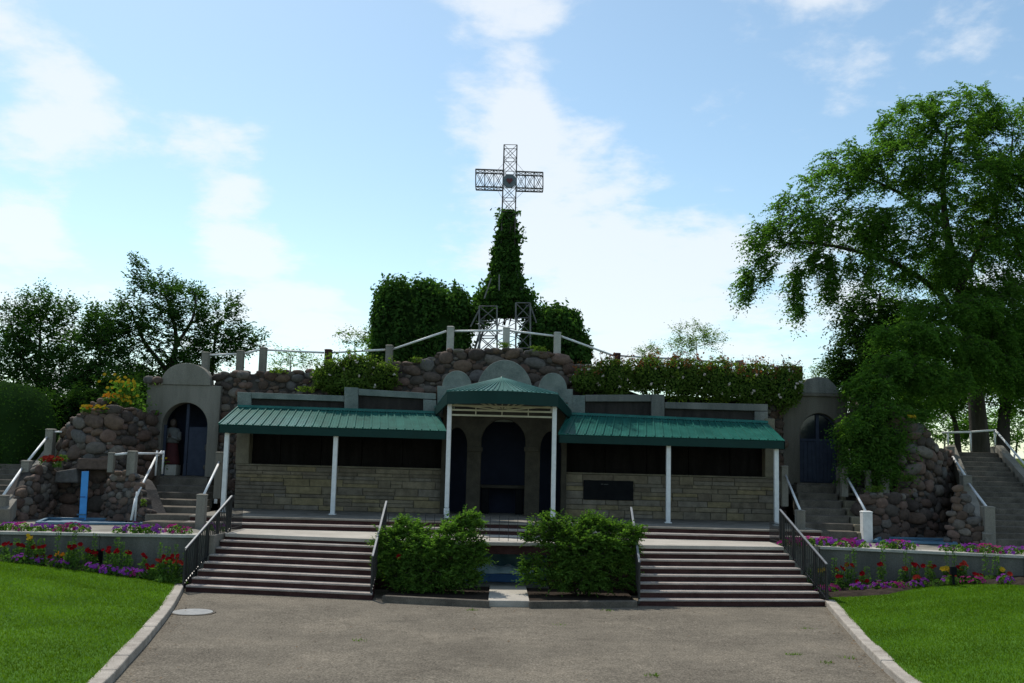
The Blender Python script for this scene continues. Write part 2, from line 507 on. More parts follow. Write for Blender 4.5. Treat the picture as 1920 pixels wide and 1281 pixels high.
class MB:
    def __init__(self):
        self.v, self.f = [], []

    def add(self, vs, fs):
        k = len(self.v)
        self.v += [Vector(p) for p in vs]
        self.f += [[i + k for i in q] for q in fs]
        return self

    def box(self, x0, x1, y0, y1, z0, z1):
        return self.add([(x0, y0, z0), (x1, y0, z0), (x1, y1, z0), (x0, y1, z0), (x0, y0, z1), (x1, y0, z1), (x1, y1, z1), (x0, y1, z1)],
                        [(0, 3, 2, 1), (4, 5, 6, 7), (0, 1, 5, 4), (1, 2, 6, 5), (2, 3, 7, 6), (3, 0, 4, 7)])

    def prism(self, poly, vec):
        n = len(poly)
        vec = Vector(vec)
        a = [Vector(p) for p in poly]
        return self.add(a + [p + vec for p in a],
                        [list(range(n))[::-1], list(range(n, 2 * n))] + [(i, (i + 1) % n, (i + 1) % n + n, i + n) for i in range(n)])

    def slab(self, plan, z0, z1):
        """level slab over a plan polygon"""
        return self.prism([(p[0], p[1], z0) for p in plan], (0, 0, z1 - z0))

    def tube(self, a, b, r, n=8, r2=None):
        a, b = Vector(a), Vector(b)
        r2 = r if r2 is None else r2
        d = (b - a).normalized()
        s = d.cross(Vector((0, 0, 1)) if abs(d.z) < 0.95 else Vector((1, 0, 0))).normalized()
        t = d.cross(s)
        vs = []
        for c, rr in ((a, r), (b, r2)):
            for i in range(n):
                w = 2 * math.pi * i / n
                vs.append(c + s * (math.cos(w) * rr) + t * (math.sin(w) * rr))
        return self.add(vs, [list(range(n)), list(range(n, 2 * n))[::-1]] + [(i, i + n, (i + 1) % n + n, (i + 1) % n) for i in range(n)])

    def sweep(self, pts, r0, r1, n=10):
        k0 = len(self.v)
        m = len(pts)
        for i, p in enumerate(pts):
            a = Vector(pts[max(i - 1, 0)])
            b = Vector(pts[min(i + 1, m - 1)])
            d = (b - a).normalized()
            s = d.cross(Vector((0.1, 1, 0.05))).normalized()
            t = d.cross(s)
            r = r0 + (r1 - r0) * i / (m - 1)
            for j in range(n):
                w = 2 * math.pi * j / n
                rr = r * (1 + 0.07 * math.sin(3 * w + i * 0.4))
                self.v.append(Vector(p) + s * (math.cos(w) * rr) + t * (math.sin(w) * rr))
        for i in range(m - 1):
            for j in range(n):
                self.f.append([k0 + i * n + j, k0 + (i + 1) * n + j, k0 + (i + 1) * n + (j + 1) % n, k0 + i * n + (j + 1) % n])
        return self

    def path(self, pts, r, n=8):
        for a, b in zip(pts[:-1], pts[1:]):
            self.tube(a, b, r, n)
        return self

    def beam(self, a, b, w, h, up=(0, 0, 1)):
        a, b = Vector(a), Vector(b)
        d = (b - a).normalized()
        upv = Vector(up)
        s = d.cross(upv)
        if s.length < 1e-3:
            s = d.cross(Vector((0, 1, 0)))
        s.normalize()
        t = s.cross(d).normalized()
        vs = []
        for c in (a, b):
            for i, j in ((-1, -1), (1, -1), (1, 1), (-1, 1)):
                vs.append(c + s * (i * w / 2) + t * (j * h / 2))
        return self.add(vs, [(0, 1, 2, 3), (7, 6, 5, 4), (0, 4, 5, 1), (1, 5, 6, 2), (2, 6, 7, 3), (3, 7, 4, 0)])

    def build(self, name, m, parent=None, smooth=False, bevel=0.0, fix=True):
        off = Vector(root(parent).location) if parent else Vector((0, 0, 0))
        me = bpy.data.meshes.new(name)
        me.from_pydata([tuple(p - off) for p in self.v], [], self.f)
        if fix:
            bm = bmesh.new()
            bm.from_mesh(me)
            bmesh.ops.recalc_face_normals(bm, faces=bm.faces)
            bm.to_mesh(me)
            bm.free()
        me.materials.append(MATS[m])
        if smooth:
            me.polygons.foreach_set('use_smooth', [True] * len(me.polygons))
        o = link(name, me, parent)
        if bevel > 0:
            b = o.modifiers.new('edge', 'BEVEL')
            b.width = bevel
            b.segments = 2
            b.limit_method = 'ANGLE'
            b.angle_limit = R(50)
        return o


def quads_mesh(name, verts, nq, m, parent=None, k=4):
    """many loose quads (or triangles) from one vertex array"""
    off = np.array(root(parent).location) if parent else np.zeros(3)
    me = bpy.data.meshes.new(name)
    nv = len(verts)
    me.vertices.add(nv)
    me.vertices.foreach_set('co', (verts - off).astype(np.float32).ravel())
    me.loops.add(nq * k)
    me.loops.foreach_set('vertex_index', np.arange(nq * k, dtype=np.int32))
    me.polygons.add(nq)
    me.polygons.foreach_set('loop_start', np.arange(0, nq * k, k, dtype=np.int32))
    me.polygons.foreach_set('loop_total', np.full(nq, k, dtype=np.int32))
    me.update(calc_edges=True)
    me.materials.append(MATS[m])
    return link(name, me, parent)


def unit(a):
    return a / np.maximum(np.linalg.norm(a, axis=1, keepdims=True), 1e-9)


def leaf_quads(c, size, nrm=None, spread=1.0, aspect=0.55, droop=0.0):
    """diamond leaves round centres c; nrm = mean facing"""
    n = len(c)
    nn = rng.normal(size=(n, 3)) * spread
    if nrm is not None:
        nn = nn + nrm
    else:
        nn[:, 2] += 0.6
    nn = unit(nn)
    t = rng.normal(size=(n, 3))
    t[:, 2] -= droop
    t = unit(t - nn * np.sum(t * nn, axis=1, keepdims=True))
    s = np.cross(nn, t)
    sz = (size * rng.uniform(0.65, 1.3, size=n))[:, None]
    a = c - t * sz * 0.5
    b = c + s * sz * aspect * 0.5 + nn * sz * 0.10
    d = c + t * sz * 0.5
    e = c - s * sz * aspect * 0.5 + nn * sz * 0.10
    return np.stack([a, b, d, e], axis=1).reshape(-1, 3)


def leaf_quads2(c, axis, nrm, size, aspect=0.5):
    n = len(c)
    t = unit(axis)
    nn = unit(nrm - t * np.sum(nrm * t, axis=1, keepdims=True))
    s = np.cross(nn, t)
    sz = np.asarray(size).reshape(-1, 1) * rng.uniform(0.7, 1.25, size=(n, 1))
    return np.stack([c - t * sz * 0.5, c + s * sz * aspect * 0.5 + nn * sz * 0.08 - t * sz * 0.05, c + t * sz * 0.5 - nn * sz * 0.12, c - s * sz * aspect * 0.5 + nn * sz * 0.08 - t * sz * 0.05], axis=1).reshape(-1, 3)


# ------------------------------------------------------------------ fieldstone walls
def stone_meshes(n, m):
    out = []
    for k in range(n):
        bm = bmesh.new()
        bmesh.ops.create_icosphere(bm, subdivisions=2, radius=1.0)
        ph = [Vector((random.uniform(-1, 1), random.uniform(-1, 1), random.uniform(-1, 1))).normalized() for _ in range(13)]
        am = [random.uniform(0.08, 0.30) for _ in range(13)]
        for v in bm.verts:
            d = v.co.normalized()
            r = 1.0
            for p, a in zip(ph, am):
                c = d.dot(p)
                if c > 1 - a * 1.6:
                    r = min(r, (1 - a * 0.9) / max(c, 0.3))
            q = d * r * random.uniform(0.97, 1.03)
            m_ = max(abs(q.x), abs(q.y), abs(q.z))
            v.co = q * (1 + 0.45 * (1 - m_ / max(q.length, 1e-6)))
        me = bpy.data.meshes.new('stone')
        bm.to_mesh(me)
        bm.free()
        me.polygons.foreach_set('use_smooth', [True] * len(me.polygons))
        me.materials.append(MATS[m])
        out.append(me)
    return out


STONES = stone_meshes(22, 'fieldstone')


def place_stone(parent, p, nrm, w, h, d, spin=0.0):
    nrm = Vector(nrm).normalized()
    up = Vector((0, 0, 1))
    s = up.cross(nrm).normalized()
    t = nrm.cross(s)
    rot = Matrix((s, t, nrm)).transposed() @ Matrix.Rotation(spin, 3, 'Z')
    o = link('stone', random.choice(STONES), parent)
    flip = Matrix.Rotation(random.choice([0, math.pi]), 3, 'Z')
    o.matrix_local = Matrix.Translation(Vector(p) - Vector(parent.location)) @ (rot @ flip @ Matrix.Diagonal((w / 2, h / 2, d / 2))).to_4x4()
    return o


def pack(U, V, sizes, inside, tries=7000, asp=1.45):
    """dart throwing of ellipses, large ones first"""
    pts = []
    for lev, r in enumerate(sizes):
        # few big ones, the gaps filled with ever smaller ones
        for _ in range(int(tries * (0.02, 0.05, 0.14, 0.30, 0.49)[min(lev + (5 - len(sizes)), 4)])):
            u, v = random.uniform(0, U), random.uniform(0, V)
            if not inside(u, v):
                continue
            rr = r * random.uniform(0.85, 1.12)
            ok = True
            for (a, b, q) in pts:
                du, dv = (u - a) / asp, v - b
                if du * du + dv * dv < ((rr + q) * 0.93) ** 2:
                    ok = False
                    break
            if ok:
                pts.append((u, v, rr))
    return pts


def rock_wall(label, plan, zb, zt, sizes=(0.24, 0.19, 0.15, 0.115, 0.085), batter=0.08, thick=0.6, asp=1.45, tries=7000, cap=True):
    """wall along a plan polyline (left to right as the camera sees it); zb/zt: bottom and top heights at each plan point"""
    pl = [Vector((p[0], p[1], 0)) for p in plan]
    cum = [0.0]
    for a, b in zip(pl[:-1], pl[1:]):
        cum.append(cum[-1] + (b - a).length)
    U = cum[-1]
    zmin, zmax = min(zb), max(zt)

    def at(u):
        for i in range(len(cum) - 1):
            if u <= cum[i + 1] or i == len(cum) - 2:
                t = (u - cum[i]) / max(cum[i + 1] - cum[i], 1e-6)
                d = (pl[i + 1] - pl[i]).normalized()
                nr = Vector((d.y, -d.x, 0))
                return pl[i].lerp(pl[i + 1], t), nr, zb[i] + (zb[i + 1] - zb[i]) * t, zt[i] + (zt[i + 1] - zt[i]) * t
    mid = at(U / 2)
    t = thing('fieldstone_wall', (mid[0].x, mid[0].y, zmin), label, 'wall')

    def S(u, z):
        p, nr, b, tp = at(u)
        return p + Vector((0, 0, z)) - nr * (batter * (z - zmin)), (nr + Vector((0, 0, batter))).normalized()
    # mortar body
    mb = MB()
    nu = max(2, int(U / 0.3))
    front, back = [], []
    for i in range(nu + 1):
        u = U * i / nu
        p, nr, b, tp = at(u)
        front.append((S(u, b)[0] - nr * 0.05, S(u, tp)[0] - nr * 0.05 - Vector((0, 0, 0.06))))
        back.append((S(u, b)[0] - nr * thick, S(u, tp)[0] - nr * thick - Vector((0, 0, 0.06))))
    for i in range(nu):
        a, b = front[i], front[i + 1]
        c, d = back[i], back[i + 1]
        mb.add([a[0], b[0], b[1], a[1], c[0], d[0], d[1], c[1]],
               [(0, 1, 2, 3), (3, 2, 6, 7), (5, 4, 7, 6)] + ([(0, 3, 7, 4)] if i == 0 else []) + ([(1, 5, 6, 2)] if i == nu - 1 else []))
    mb.build('mortar_core', 'mortar', t, fix=False)
    pts = pack(U, zmax - zmin, sizes, lambda u, v: at(u)[2] + 0.02 < zmin + v < at(u)[3] - 0.03, tries, asp)
    for (u, v, r) in pts:
        p, nr = S(u, zmin + v)
        jit = Vector((random.gauss(0, 0.1), random.gauss(0, 0.1), random.gauss(0, 0.12)))
        f_ = random.uniform(0.86, 1.2)
        place_stone(t, p - nr * 0.045, nr + jit, 2 * r * asp * 1.17 * f_, 2 * r * 1.17 / f_, min(0.32, 2 * r * random.uniform(0.6, 0.95)), random.gauss(0, 0.2))
    if cap:
        u = 0.1
        while u < U - 0.1:
            w = random.uniform(0.2, 0.44)
            p, nr, b, tp = at(u + w / 2)
            q = S(u + w / 2, tp)[0] - nr * random.uniform(0.08, 0.16)
            place_stone(t, q + Vector((0, 0, random.uniform(-0.07, 0.0))), nr + Vector((0, 0, 0.3)), w * 1.08, random.uniform(0.16, 0.24), random.uniform(0.26, 0.36))
            u += w
    return t


def smooth_poly(pts, n=6):
    """Catmull-Rom through plan points"""
    out = []
    P_ = [Vector(p) for p in pts]
    for i in range(len(P_) - 1):
        p0 = P_[max(i - 1, 0)]
        p1, p2 = P_[i], P_[i + 1]
        p3 = P_[min(i + 2, len(P_) - 1)]
        for k in range(n):
            t = k / n
            out.append(0.5 * ((2 * p1) + (p2 - p0) * t + (2 * p0 - 5 * p1 + 4 * p2 - p3) * t * t + (3 * p1 - p0 - 3 * p2 + p3) * t ** 3))
    out.append(P_[-1])
    return out


# ================================================================== THE SETTING
ZT = 1.2          # terrace and landing height
ZP = 1.5          # porch floor height
YW = 31.8         # face of the porch back wall

# ground to the horizon, driveway
g = MB().add([(-1500, -1500, -0.05), (1500, -1500, -0.05), (1500, 1500, -0.05), (-1500, 1500, -0.05)], [(0, 1, 2, 3)]).build('ground', 'hill')
tag(g, kind='structure')

kl = [Gz(*q, 0.12) for q in [(344.5, 1096.6), (324, 1136), (284, 1186), (243, 1230), (195, 1280)]]
kr = [Gz(*q, 0.12) for q in [(1547, 1127), (1594, 1180), (1631, 1219), (1700, 1281)]]
kl = [Vector((-7.6, 24.1, 0.12))] + kl[1:] + [Vector((-5.0, 11, 0.12)), Vector((-4.8, 6, 0.12)), Vector((-4.8, -20, 0.12))]
kr = [Vector((7.55, 24.1, 0.12))] + kr[1:] + [Vector((5.55, 11, 0.12)), Vector((5.4, 6, 0.12)), Vector((5.4, -20, 0.12))]
KL, KR = smooth_poly(kl, 5), smooth_poly(kr, 5)
mb = MB()
nx, ny = 30, 60
gx = np.linspace(-8.6, 8.6, nx)
gy = np.linspace(-20, 25, ny)
vs = [(x, y, 0.012 * math.sin(x * 0.9 + y * 0.4) * math.sin(y * 0.7)) for y in gy for x in gx]
fs = [(j * nx + i, j * nx + i + 1, (j + 1) * nx + i + 1, (j + 1) * nx + i) for j in range(ny - 1) for i in range(nx - 1)]
drive = mb.add(vs, fs).build('driveway', 'asphalt', smooth=True)
tag(drive, kind='structure')


def kerb_x(poly, y):
    for a, b in zip(poly[:-1], poly[1:]):
        if (a.y - y) * (b.y - y) <= 0 and a.y != b.y:
            t = (y - a.y) / (b.y - a.y)
            return a.x + (b.x - a.x) * t
    return poly[0].x if y > poly[0].y else poly[-1].x


def lawn_z(x, y):
    e = max(0.0, kerb_x(KL, y) - 0.22 - x) if x < 0 else max(0.0, x - kerb_x(KR, y) - 0.22)
    h = 0.115 * e if e < 4 else 0.46 + 0.05 * (e - 4)
    return 0.125 + min(h, 0.75) + 0.012 * math.sin(x * 1.7 + y) * math.sin(y * 1.1 - x * 0.6)


# kerbs made of cast lengths
for poly, sgn, nm in ((KL, -1, 'kerb_left'), (KR, 1, 'kerb_right')):
    k0 = bpy.data.objects.new(nm, None)
    col.objects.link(k0)
    tag(k0, kind='structure')
    i = 0
    while i < len(poly) - 1:
        j = min(i + 3, len(poly) - 1)
        mb = MB()
        inner = [Vector((q.x, q.y, 0)) for q in poly[i:j + 1]]
        d0 = (inner[-1] - inner[0]).normalized() * 0.006
        inner[0] = inner[0] + d0
        inner[-1] = inner[-1] - d0
        outer = []
        for k, q in enumerate(inner):
            a = inner[max(k - 1, 0)]
            b = inner[min(k + 1, len(inner) - 1)]
            d = (b - a).normalized()
            nrm = Vector((d.y, -d.x, 0))
            if nrm.x * sgn < 0:
                nrm = -nrm
            outer.append(q + nrm * (0.235 + random.uniform(-0.01, 0.01)))
        mb.slab([(q.x, q.y) for q in inner + outer[::-1]], -0.04, 0.135 + random.uniform(-0.008, 0.006))
        mb.build('kerb_stone', 'kerb', k0, bevel=0.022)
        i = j

# lawns (grid from the kerb outwards)
for poly, sgn, nm in ((KL, -1, 'lawn_left'), (KR, 1, 'lawn_right')):
    mb = MB()
    ys = np.linspace(6, 27.5, 90)
    es = np.concatenate([np.linspace(0, 6, 40), np.linspace(6.5, 30, 20)])
    vs, fs = [], []
    for y in ys:
        kx = kerb_x(poly, y)
        for e in es:
            x = kx + sgn * (0.2 + e)
            vs.append((x, y, lawn_z(x, y)))
    n = len(es)
    fs = [(j * n + i, j * n + i + 1, (j + 1) * n + i + 1, (j + 1) * n + i) for j in range(len(ys) - 1) for i in range(n - 1)]
    tag(mb.add(vs, fs).build(nm, 'lawn', smooth=True), kind='structure')

# flower beds: soil strips between lawn and retaining wall
BL = [(-200, 1046), (0, 1054), (66, 1060), (135, 1069), (219, 1081), (328, 1091)]
BR = [(1562, 1121), (1600, 1120), (1664, 1116), (1695, 1109), (1735, 1101), (1805, 1096), (1920, 1098.7), (2120, 1106)]


def on_lawn(px, py):
    z = 0.3
    for _ in range(12):
        q = Gz(px, py, z)
        z = 0.5 * z + 0.5 * lawn_z(q.x, q.y)
    return Gz(px, py, z)


BLp = [on_lawn(*q) for q in BL]
BRp = [on_lawn(*q) for q in BR]
WL = [Gz(-300, 994, ZT), Gz(0, 997, ZT), Gz(370, 1003.5, ZT)]
WR = [Gz(1538, 1025, ZT), Gz(1700, 1032, ZT), Gz(1920, 1042, ZT), Gz(2220, 1054, ZT)]


def xat(pts, x):
    for a, b in zip(pts[:-1], pts[1:]):
        if a.x <= x <= b.x:
            return a.y + (b.y - a.y) * (x - a.x) / (b.x - a.x)
    return pts[0].y if x < pts[0].x else pts[-1].y


for pts, wall, x0, x1, nm in ((BLp, WL, -15.5, -7.15, 'flower_bed_left'), (BRp, WR, 7.15, 15.5, 'flower_bed_right')):
    mb = MB()
    xs = np.linspace(x0, x1, 60)
    ts = np.linspace(0, 1, 16)
    vs = []
    for x in xs:
        ya, yb = xat(pts, x), xat(wall, x) + 0.1
        for t in ts:
            y = ya + (yb - ya) * t
            edge = min(1, t * 7)
            vs.append((x, y, lawn_z(x, y) - 0.02 * (1 - edge) + edge * (0.045 + 0.03 * random.random())))
    n = len(ts)
    fs = [(j * n + i, j * n + i + 1, (j + 1) * n + i + 1, (j + 1) * n + i) for j in range(len(xs) - 1) for i in range(n - 1)]
    tag(mb.add(vs, fs).build(nm, 'soil', smooth=True), kind='structure')

# terrace behind the retaining walls and the wedge-shaped landing
LF = [Gz(422, 1000, ZT), Gz(708, 1011, ZT), Gz(901, 1016, ZT), Gz(1016, 1018, ZT), Gz(1201, 1022, ZT), Gz(1470, 1025.5, ZT)]
tl = [(-19, 24.6), (WL[1].x, WL[1].y + 0.27), (-7.75, WL[2].y + 0.27), (-7.2, 25.95), (-7.2, 27.55), (-8.9, 27.55), (-8.9, 36), (-19, 36)]
tr = [(19, 24.6), (WR[2].x, WR[2].y + 0.27), (8.2, WR[0].y + 0.27), (7.15, 26.1), (7.15, 27.55), (8.9, 27.55), (8.9, 36), (19, 36)]
for nm, pl in (('terrace_left', tl), ('terrace_right', tr)):
    tag(MB().slab(pl, 0.1, ZT - 0.02).build(nm, 'concrete'), kind='structure')
land = thing('landing', (0, 26.5, 0), None, None)
tag(land, kind='structure')
plan = [(p.x, p.y) for p in LF] + [(7.12, 27.55), (-7.17, 27.55)]
MB().slab(plan, ZT - 0.09, ZT).build('landing_slab', 'landing', land, bevel=0.015)
# paving joints split the landing; body under it, with an opening for the painted recess in the middle
c0, c1 = -1.32, 1.05
plan_in = [(p.x, p.y + 0.04) for p in LF]
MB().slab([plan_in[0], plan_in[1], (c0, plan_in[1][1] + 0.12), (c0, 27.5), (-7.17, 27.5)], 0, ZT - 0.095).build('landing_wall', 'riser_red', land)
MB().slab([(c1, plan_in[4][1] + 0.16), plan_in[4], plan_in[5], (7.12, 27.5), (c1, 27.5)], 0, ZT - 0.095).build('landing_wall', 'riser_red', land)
MB().box(c0 - 0.02, c1 + 0.02, 26.35, 26.6, 0, ZT - 0.1).build('recess_back', 'mural_teal', land)
MB().box(c0 - 0.02, c1 + 0.02, 25.15, 26.4, 0, 0.16).build('recess_floor', 'concrete_dark', land)
MB().box(c0 - 0.05, c1 + 0.05, 25.17, 25.40, ZT - 0.30, ZT - 0.1).build('lintel', 'riser_red', land)

# two porch steps and the porch floor
por = thing('porch_floor', (0, 29, ZT), None, None)
tag(por, kind='structure')
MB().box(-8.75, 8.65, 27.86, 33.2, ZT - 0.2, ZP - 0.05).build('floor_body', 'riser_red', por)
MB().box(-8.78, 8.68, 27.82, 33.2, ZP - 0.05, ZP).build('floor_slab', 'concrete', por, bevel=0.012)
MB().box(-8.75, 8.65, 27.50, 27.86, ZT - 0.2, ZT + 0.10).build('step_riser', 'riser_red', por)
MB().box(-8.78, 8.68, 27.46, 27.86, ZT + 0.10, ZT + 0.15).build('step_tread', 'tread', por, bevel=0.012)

# grassy mound behind the shrine
def hill_z(x, y):
    ax = abs(x + 0.3)
    c = 6.65 if ax < 2.6 else 6.65 - (ax - 2.6) * 0.55
    c = max(c, 5.55) if ax < 10.4 else 5.55 - (ax - 10.4) * 0.9
    top = max(c, 3.75)
    if ax > 11.2:
        t = min(1, max(0, (y - 28.6) / 6.2))
        top = 1.05 + (top - 1.05) * t
    if y > 44:
        top = top - (y - 44) * 0.12
    return max(top, -0.2) + 0.05 * math.sin(x * 1.3) * math.sin(y * 1.1)


mb = MB()
xs = np.linspace(-60, 60, 241)
ys = np.concatenate([np.linspace(28.6, 46, 60), np.linspace(47, 110, 30)])
vs = [(x, y, hill_z(x, y) - (0.35 if 12.4 < abs(x) < 17.2 and y < 35.2 else 0)) for y in ys for x in xs]
n = len(xs)
fs = []
for j in range(len(ys) - 1):
    for i in range(n - 1):
        if abs(xs[i] + 0.25) < max(11.4, 13.6 + 0.28 * (ys[j] - 28.3)) and ys[j] < 34.1:
            continue
        fs.append((j * n + i, j * n + i + 1, (j + 1) * n + i + 1, (j + 1) * n + i))
tag(mb.add(vs, fs).build('hill', 'hill', smooth=True), kind='structure')

# ================================================================== MAIN FLIGHTS OF STEPS
def flight(label, a0, b0, a1, b1):
    t = thing('concrete_steps', ((a0.x + b0.x) / 2, (a0.y + b0.y) / 2, 0), label, 'steps', 'broad flights up to the landing')
    for k in range(1, 8):
        s, s2 = (k - 1) / 7, k / 7
        A, B = a0.lerp(a1, s), b0.lerp(b1, s)
        A2, B2 = a0.lerp(a1, s2), b0.lerp(b1, s2)
        z = 0.15 * k
        d = (A2 - A).normalized()
        back = d * 0.12
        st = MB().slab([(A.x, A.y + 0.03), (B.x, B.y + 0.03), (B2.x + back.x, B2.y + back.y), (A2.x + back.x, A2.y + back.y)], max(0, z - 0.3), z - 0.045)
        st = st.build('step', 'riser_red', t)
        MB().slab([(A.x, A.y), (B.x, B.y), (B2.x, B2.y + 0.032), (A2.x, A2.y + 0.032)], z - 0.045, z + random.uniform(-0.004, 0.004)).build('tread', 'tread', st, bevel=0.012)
    return t


flight('broad concrete flight with dark red risers on the side of the round manhole cover',
       Gz(348, 1097.5, .15), Gz(698, 1113, .15), Gz(422, 1000, ZT), Gz(708, 1011, ZT))
flight('broad concrete flight with dark red risers in front of the black plaque wall',
       Gz(1197, 1124, .15), Gz(1548, 1125.5, .15), Gz(1201, 1022, ZT), Gz(1470, 1025.5, ZT))

# ================================================================== RETAINING WALLS
def retaining(wall, label, hole=None):
    mid = wall[len(wall) // 2]
    t = thing('retaining_wall', (mid.x, mid.y, 0.2), label, 'wall', 'low walls behind the flower beds')
    for a, b in zip(wall[:-1], wall[1:]):
        n = max(1, round((b - a).length / 2.2))
        for k in range(n):
            p, q = a.lerp(b, k / n), a.lerp(b, (k + 1) / n)
            d = (q - p).normalized() * 0.004
            MB().slab([(p.x + d.x, p.y + 0.05), (q.x - d.x, q.y + 0.05), (q.x - d.x, q.y + 0.26), (p.x + d.x, p.y + 0.26)], 0.1, ZT - 0.07).build('wall_panel', 'concrete_wall', t, bevel=0.008)
            MB().slab([(p.x + d.x, p.y), (q.x - d.x, q.y), (q.x - d.x, q.y + 0.5), (p.x + d.x, p.y + 0.5)], ZT - 0.07, ZT + 0.005).build('coping', 'concrete_pale', t, bevel=0.01)
    return t


rl = retaining(WL, 'low concrete retaining wall with a square vent behind the bed by the manhole side')
v = P(183, 1043, 24.7)
MB().box(v.x - 0.11, v.x + 0.11, 24.5, 24.9, v.z - 0.16, v.z + 0.16).build('vent', 'plaque_black', rl)
retaining(WR, 'low concrete retaining wall behind the flower bed below the big elm')
# short returns joining the walls to the stairs
for x0, x1, y0, y1, lab in ((WL[2].x, -7.2, WL[2].y + 0.1, 25.9, 'short concrete return wall beside the flight on the manhole side'),
                            (7.14, WR[0].x, WR[0].y + 0.06, 26.25, 'short concrete return wall beside the flight on the elm side')):
    r_ = MB().box(x0 + 0.01, x1 - 0.01, y0, y1 + 0.4, 0.05, ZT - 0.004).build('return_wall', 'concrete', None, bevel=0.01)
    tag(r_, lab, 'wall')

# planter in front of the landing: kerbs, soil, little path
pathm = MB().slab([(-0.38, 22.5), (0.53, 22.56), (0.50, 25.16), (-0.40, 25.16)], -0.03, 0.135).build('garden_path', 'landing', None, bevel=0.012)
tag(pathm, kind='structure')
for a, b, sd_, lab in ((Gz(717, 1117, .15), Gz(917, 1127, .15), -1, 'low dark concrete planter edge round the shrub left of the little path'),
                       (Gz(992, 1128, .15), Gz(1195, 1127, .15), 1, 'low dark concrete planter edge round the shrub right of the little path')):
    e = MB().slab([(a.x, a.y), (b.x, b.y), (b.x, b.y + 0.16), (a.x, a.y + 0.16)], -0.03, 0.15).build('planter_kerb', 'old_step', None, bevel=0.02)
    tag(e, lab, 'kerb')
    s = MB().slab([(a.x, a.y + 0.161), (b.x, b.y + 0.161), (b.x, 25.14), (a.x, 25.14)], -0.02, 0.10).build('planter_soil', 'soil')
    tag(s, kind='structure')

# ================================================================== THE SHRINE BUILDING
sh = thing('shrine_building', (0, YW, ZP), 'long low stone shrine front with panelled parapet and three domed concrete crests', 'building')


def ashlar(x0, x1, ztop, zbot, y, skip=None):
    """coursed limestone: blocks of uneven height and length"""
    MB().box(x0, x1, y + 0.035, y + 0.5, zbot, ztop - 0.01).build('wall_core', 'mortar_tan', sh)
    z = zbot
    row = 0
    while z < ztop - 0.05:
        h = min(random.choice([0.11, 0.15, 0.19, 0.24]), ztop - z)
        if ztop - z - h < 0.06:
            h = ztop - z
        x = x0
        while x < x1 - 0.02:
            w = min(random.uniform(0.35, 1.15), x1 - x)
            if x1 - x - w < 0.2:
                w = x1 - x
            parts = [(z, h)]
            if h > 0.2 and random.random() < 0.35:
                parts = [(z, h * 0.5), (z + h * 0.5, h * 0.5)]
            for (zz, hh) in parts:
                if skip and skip(x, x + w, zz, zz + hh):
                    continue
                g_ = 0.009
                dpt = random.uniform(-0.018, 0.018)
                MB().box(x + g_, x + w - g_, y + dpt, y + 0.08, zz + g_, zz + hh - g_).build('limestone_block', 'limestone', sh, bevel=0.012)
            x += w
        z += h
        row += 1


zl, zr = P(640, 877, YW).z, P(1250, 893, YW).z
XL0, XL1 = P(441, 900, YW).x, P(829, 900, YW).x
XR0, XR1 = P(1056, 930, YW).x, P(1452, 930, YW).x
ashlar(XL0, XL1, zl, ZP, YW)
pq0, pq1 = P(1094, 900, YW), P(1187, 939, YW)
ashlar(XR0, XR1, zr, ZP, YW)
# stone ledge, panels behind with the canopy's shade in their colour, end pier
for x0, x1, zt in ((XL0, XL1, zl), (XR0, XR1, zr)):
    MB().box(x0, x1, YW - 0.03, YW + 0.55, zt + 0.001, zt + 0.05).build('ledge', 'tan_plaster', sh, bevel=0.01)
    n = 5
    for k in range(n):
        a, b = x0 + (x1 - x0) * k / n, x0 + (x1 - x0) * (k + 1) / n
        MB().box(a + 0.015, b - 0.015, YW + 0.35, YW + 0.5, zt + 0.05, 4.72).build('wall_panel', 'panel_shaded', sh, bevel=0.01)
    MB().box(x0, x1, YW + 0.45, YW + 0.9, zt + 0.05, 4.74).build('wall_backing', 'mortar', sh)
MB().box(XL0 - 0.02, XL0 + 0.40, YW - 0.05, YW + 0.5, zl + 0.051, 4.75).build('pier', 'tan_plaster', sh, bevel=0.015)
MB().box(XR1 - 0.30, XR1 + 0.02, YW - 0.05, YW + 0.5, zr + 0.051, 4.75).build('pier', 'tan_plaster', sh, bevel=0.015)


def px_box(name, x0, ytl, x1, ytr, ybl, ybr, y0, y1, m, parent=sh, bevel=0.012):
    """block whose front outline is given by photo pixels on the plane y0"""
    poly = [P(x0, ybl, y0), P(x1, ybr, y0), P(x1, ytr, y0), P(x0, ytl, y0)]
    return MB().prism(poly, (0, y1 - y0, 0)).build(name, m, parent, bevel=bevel)


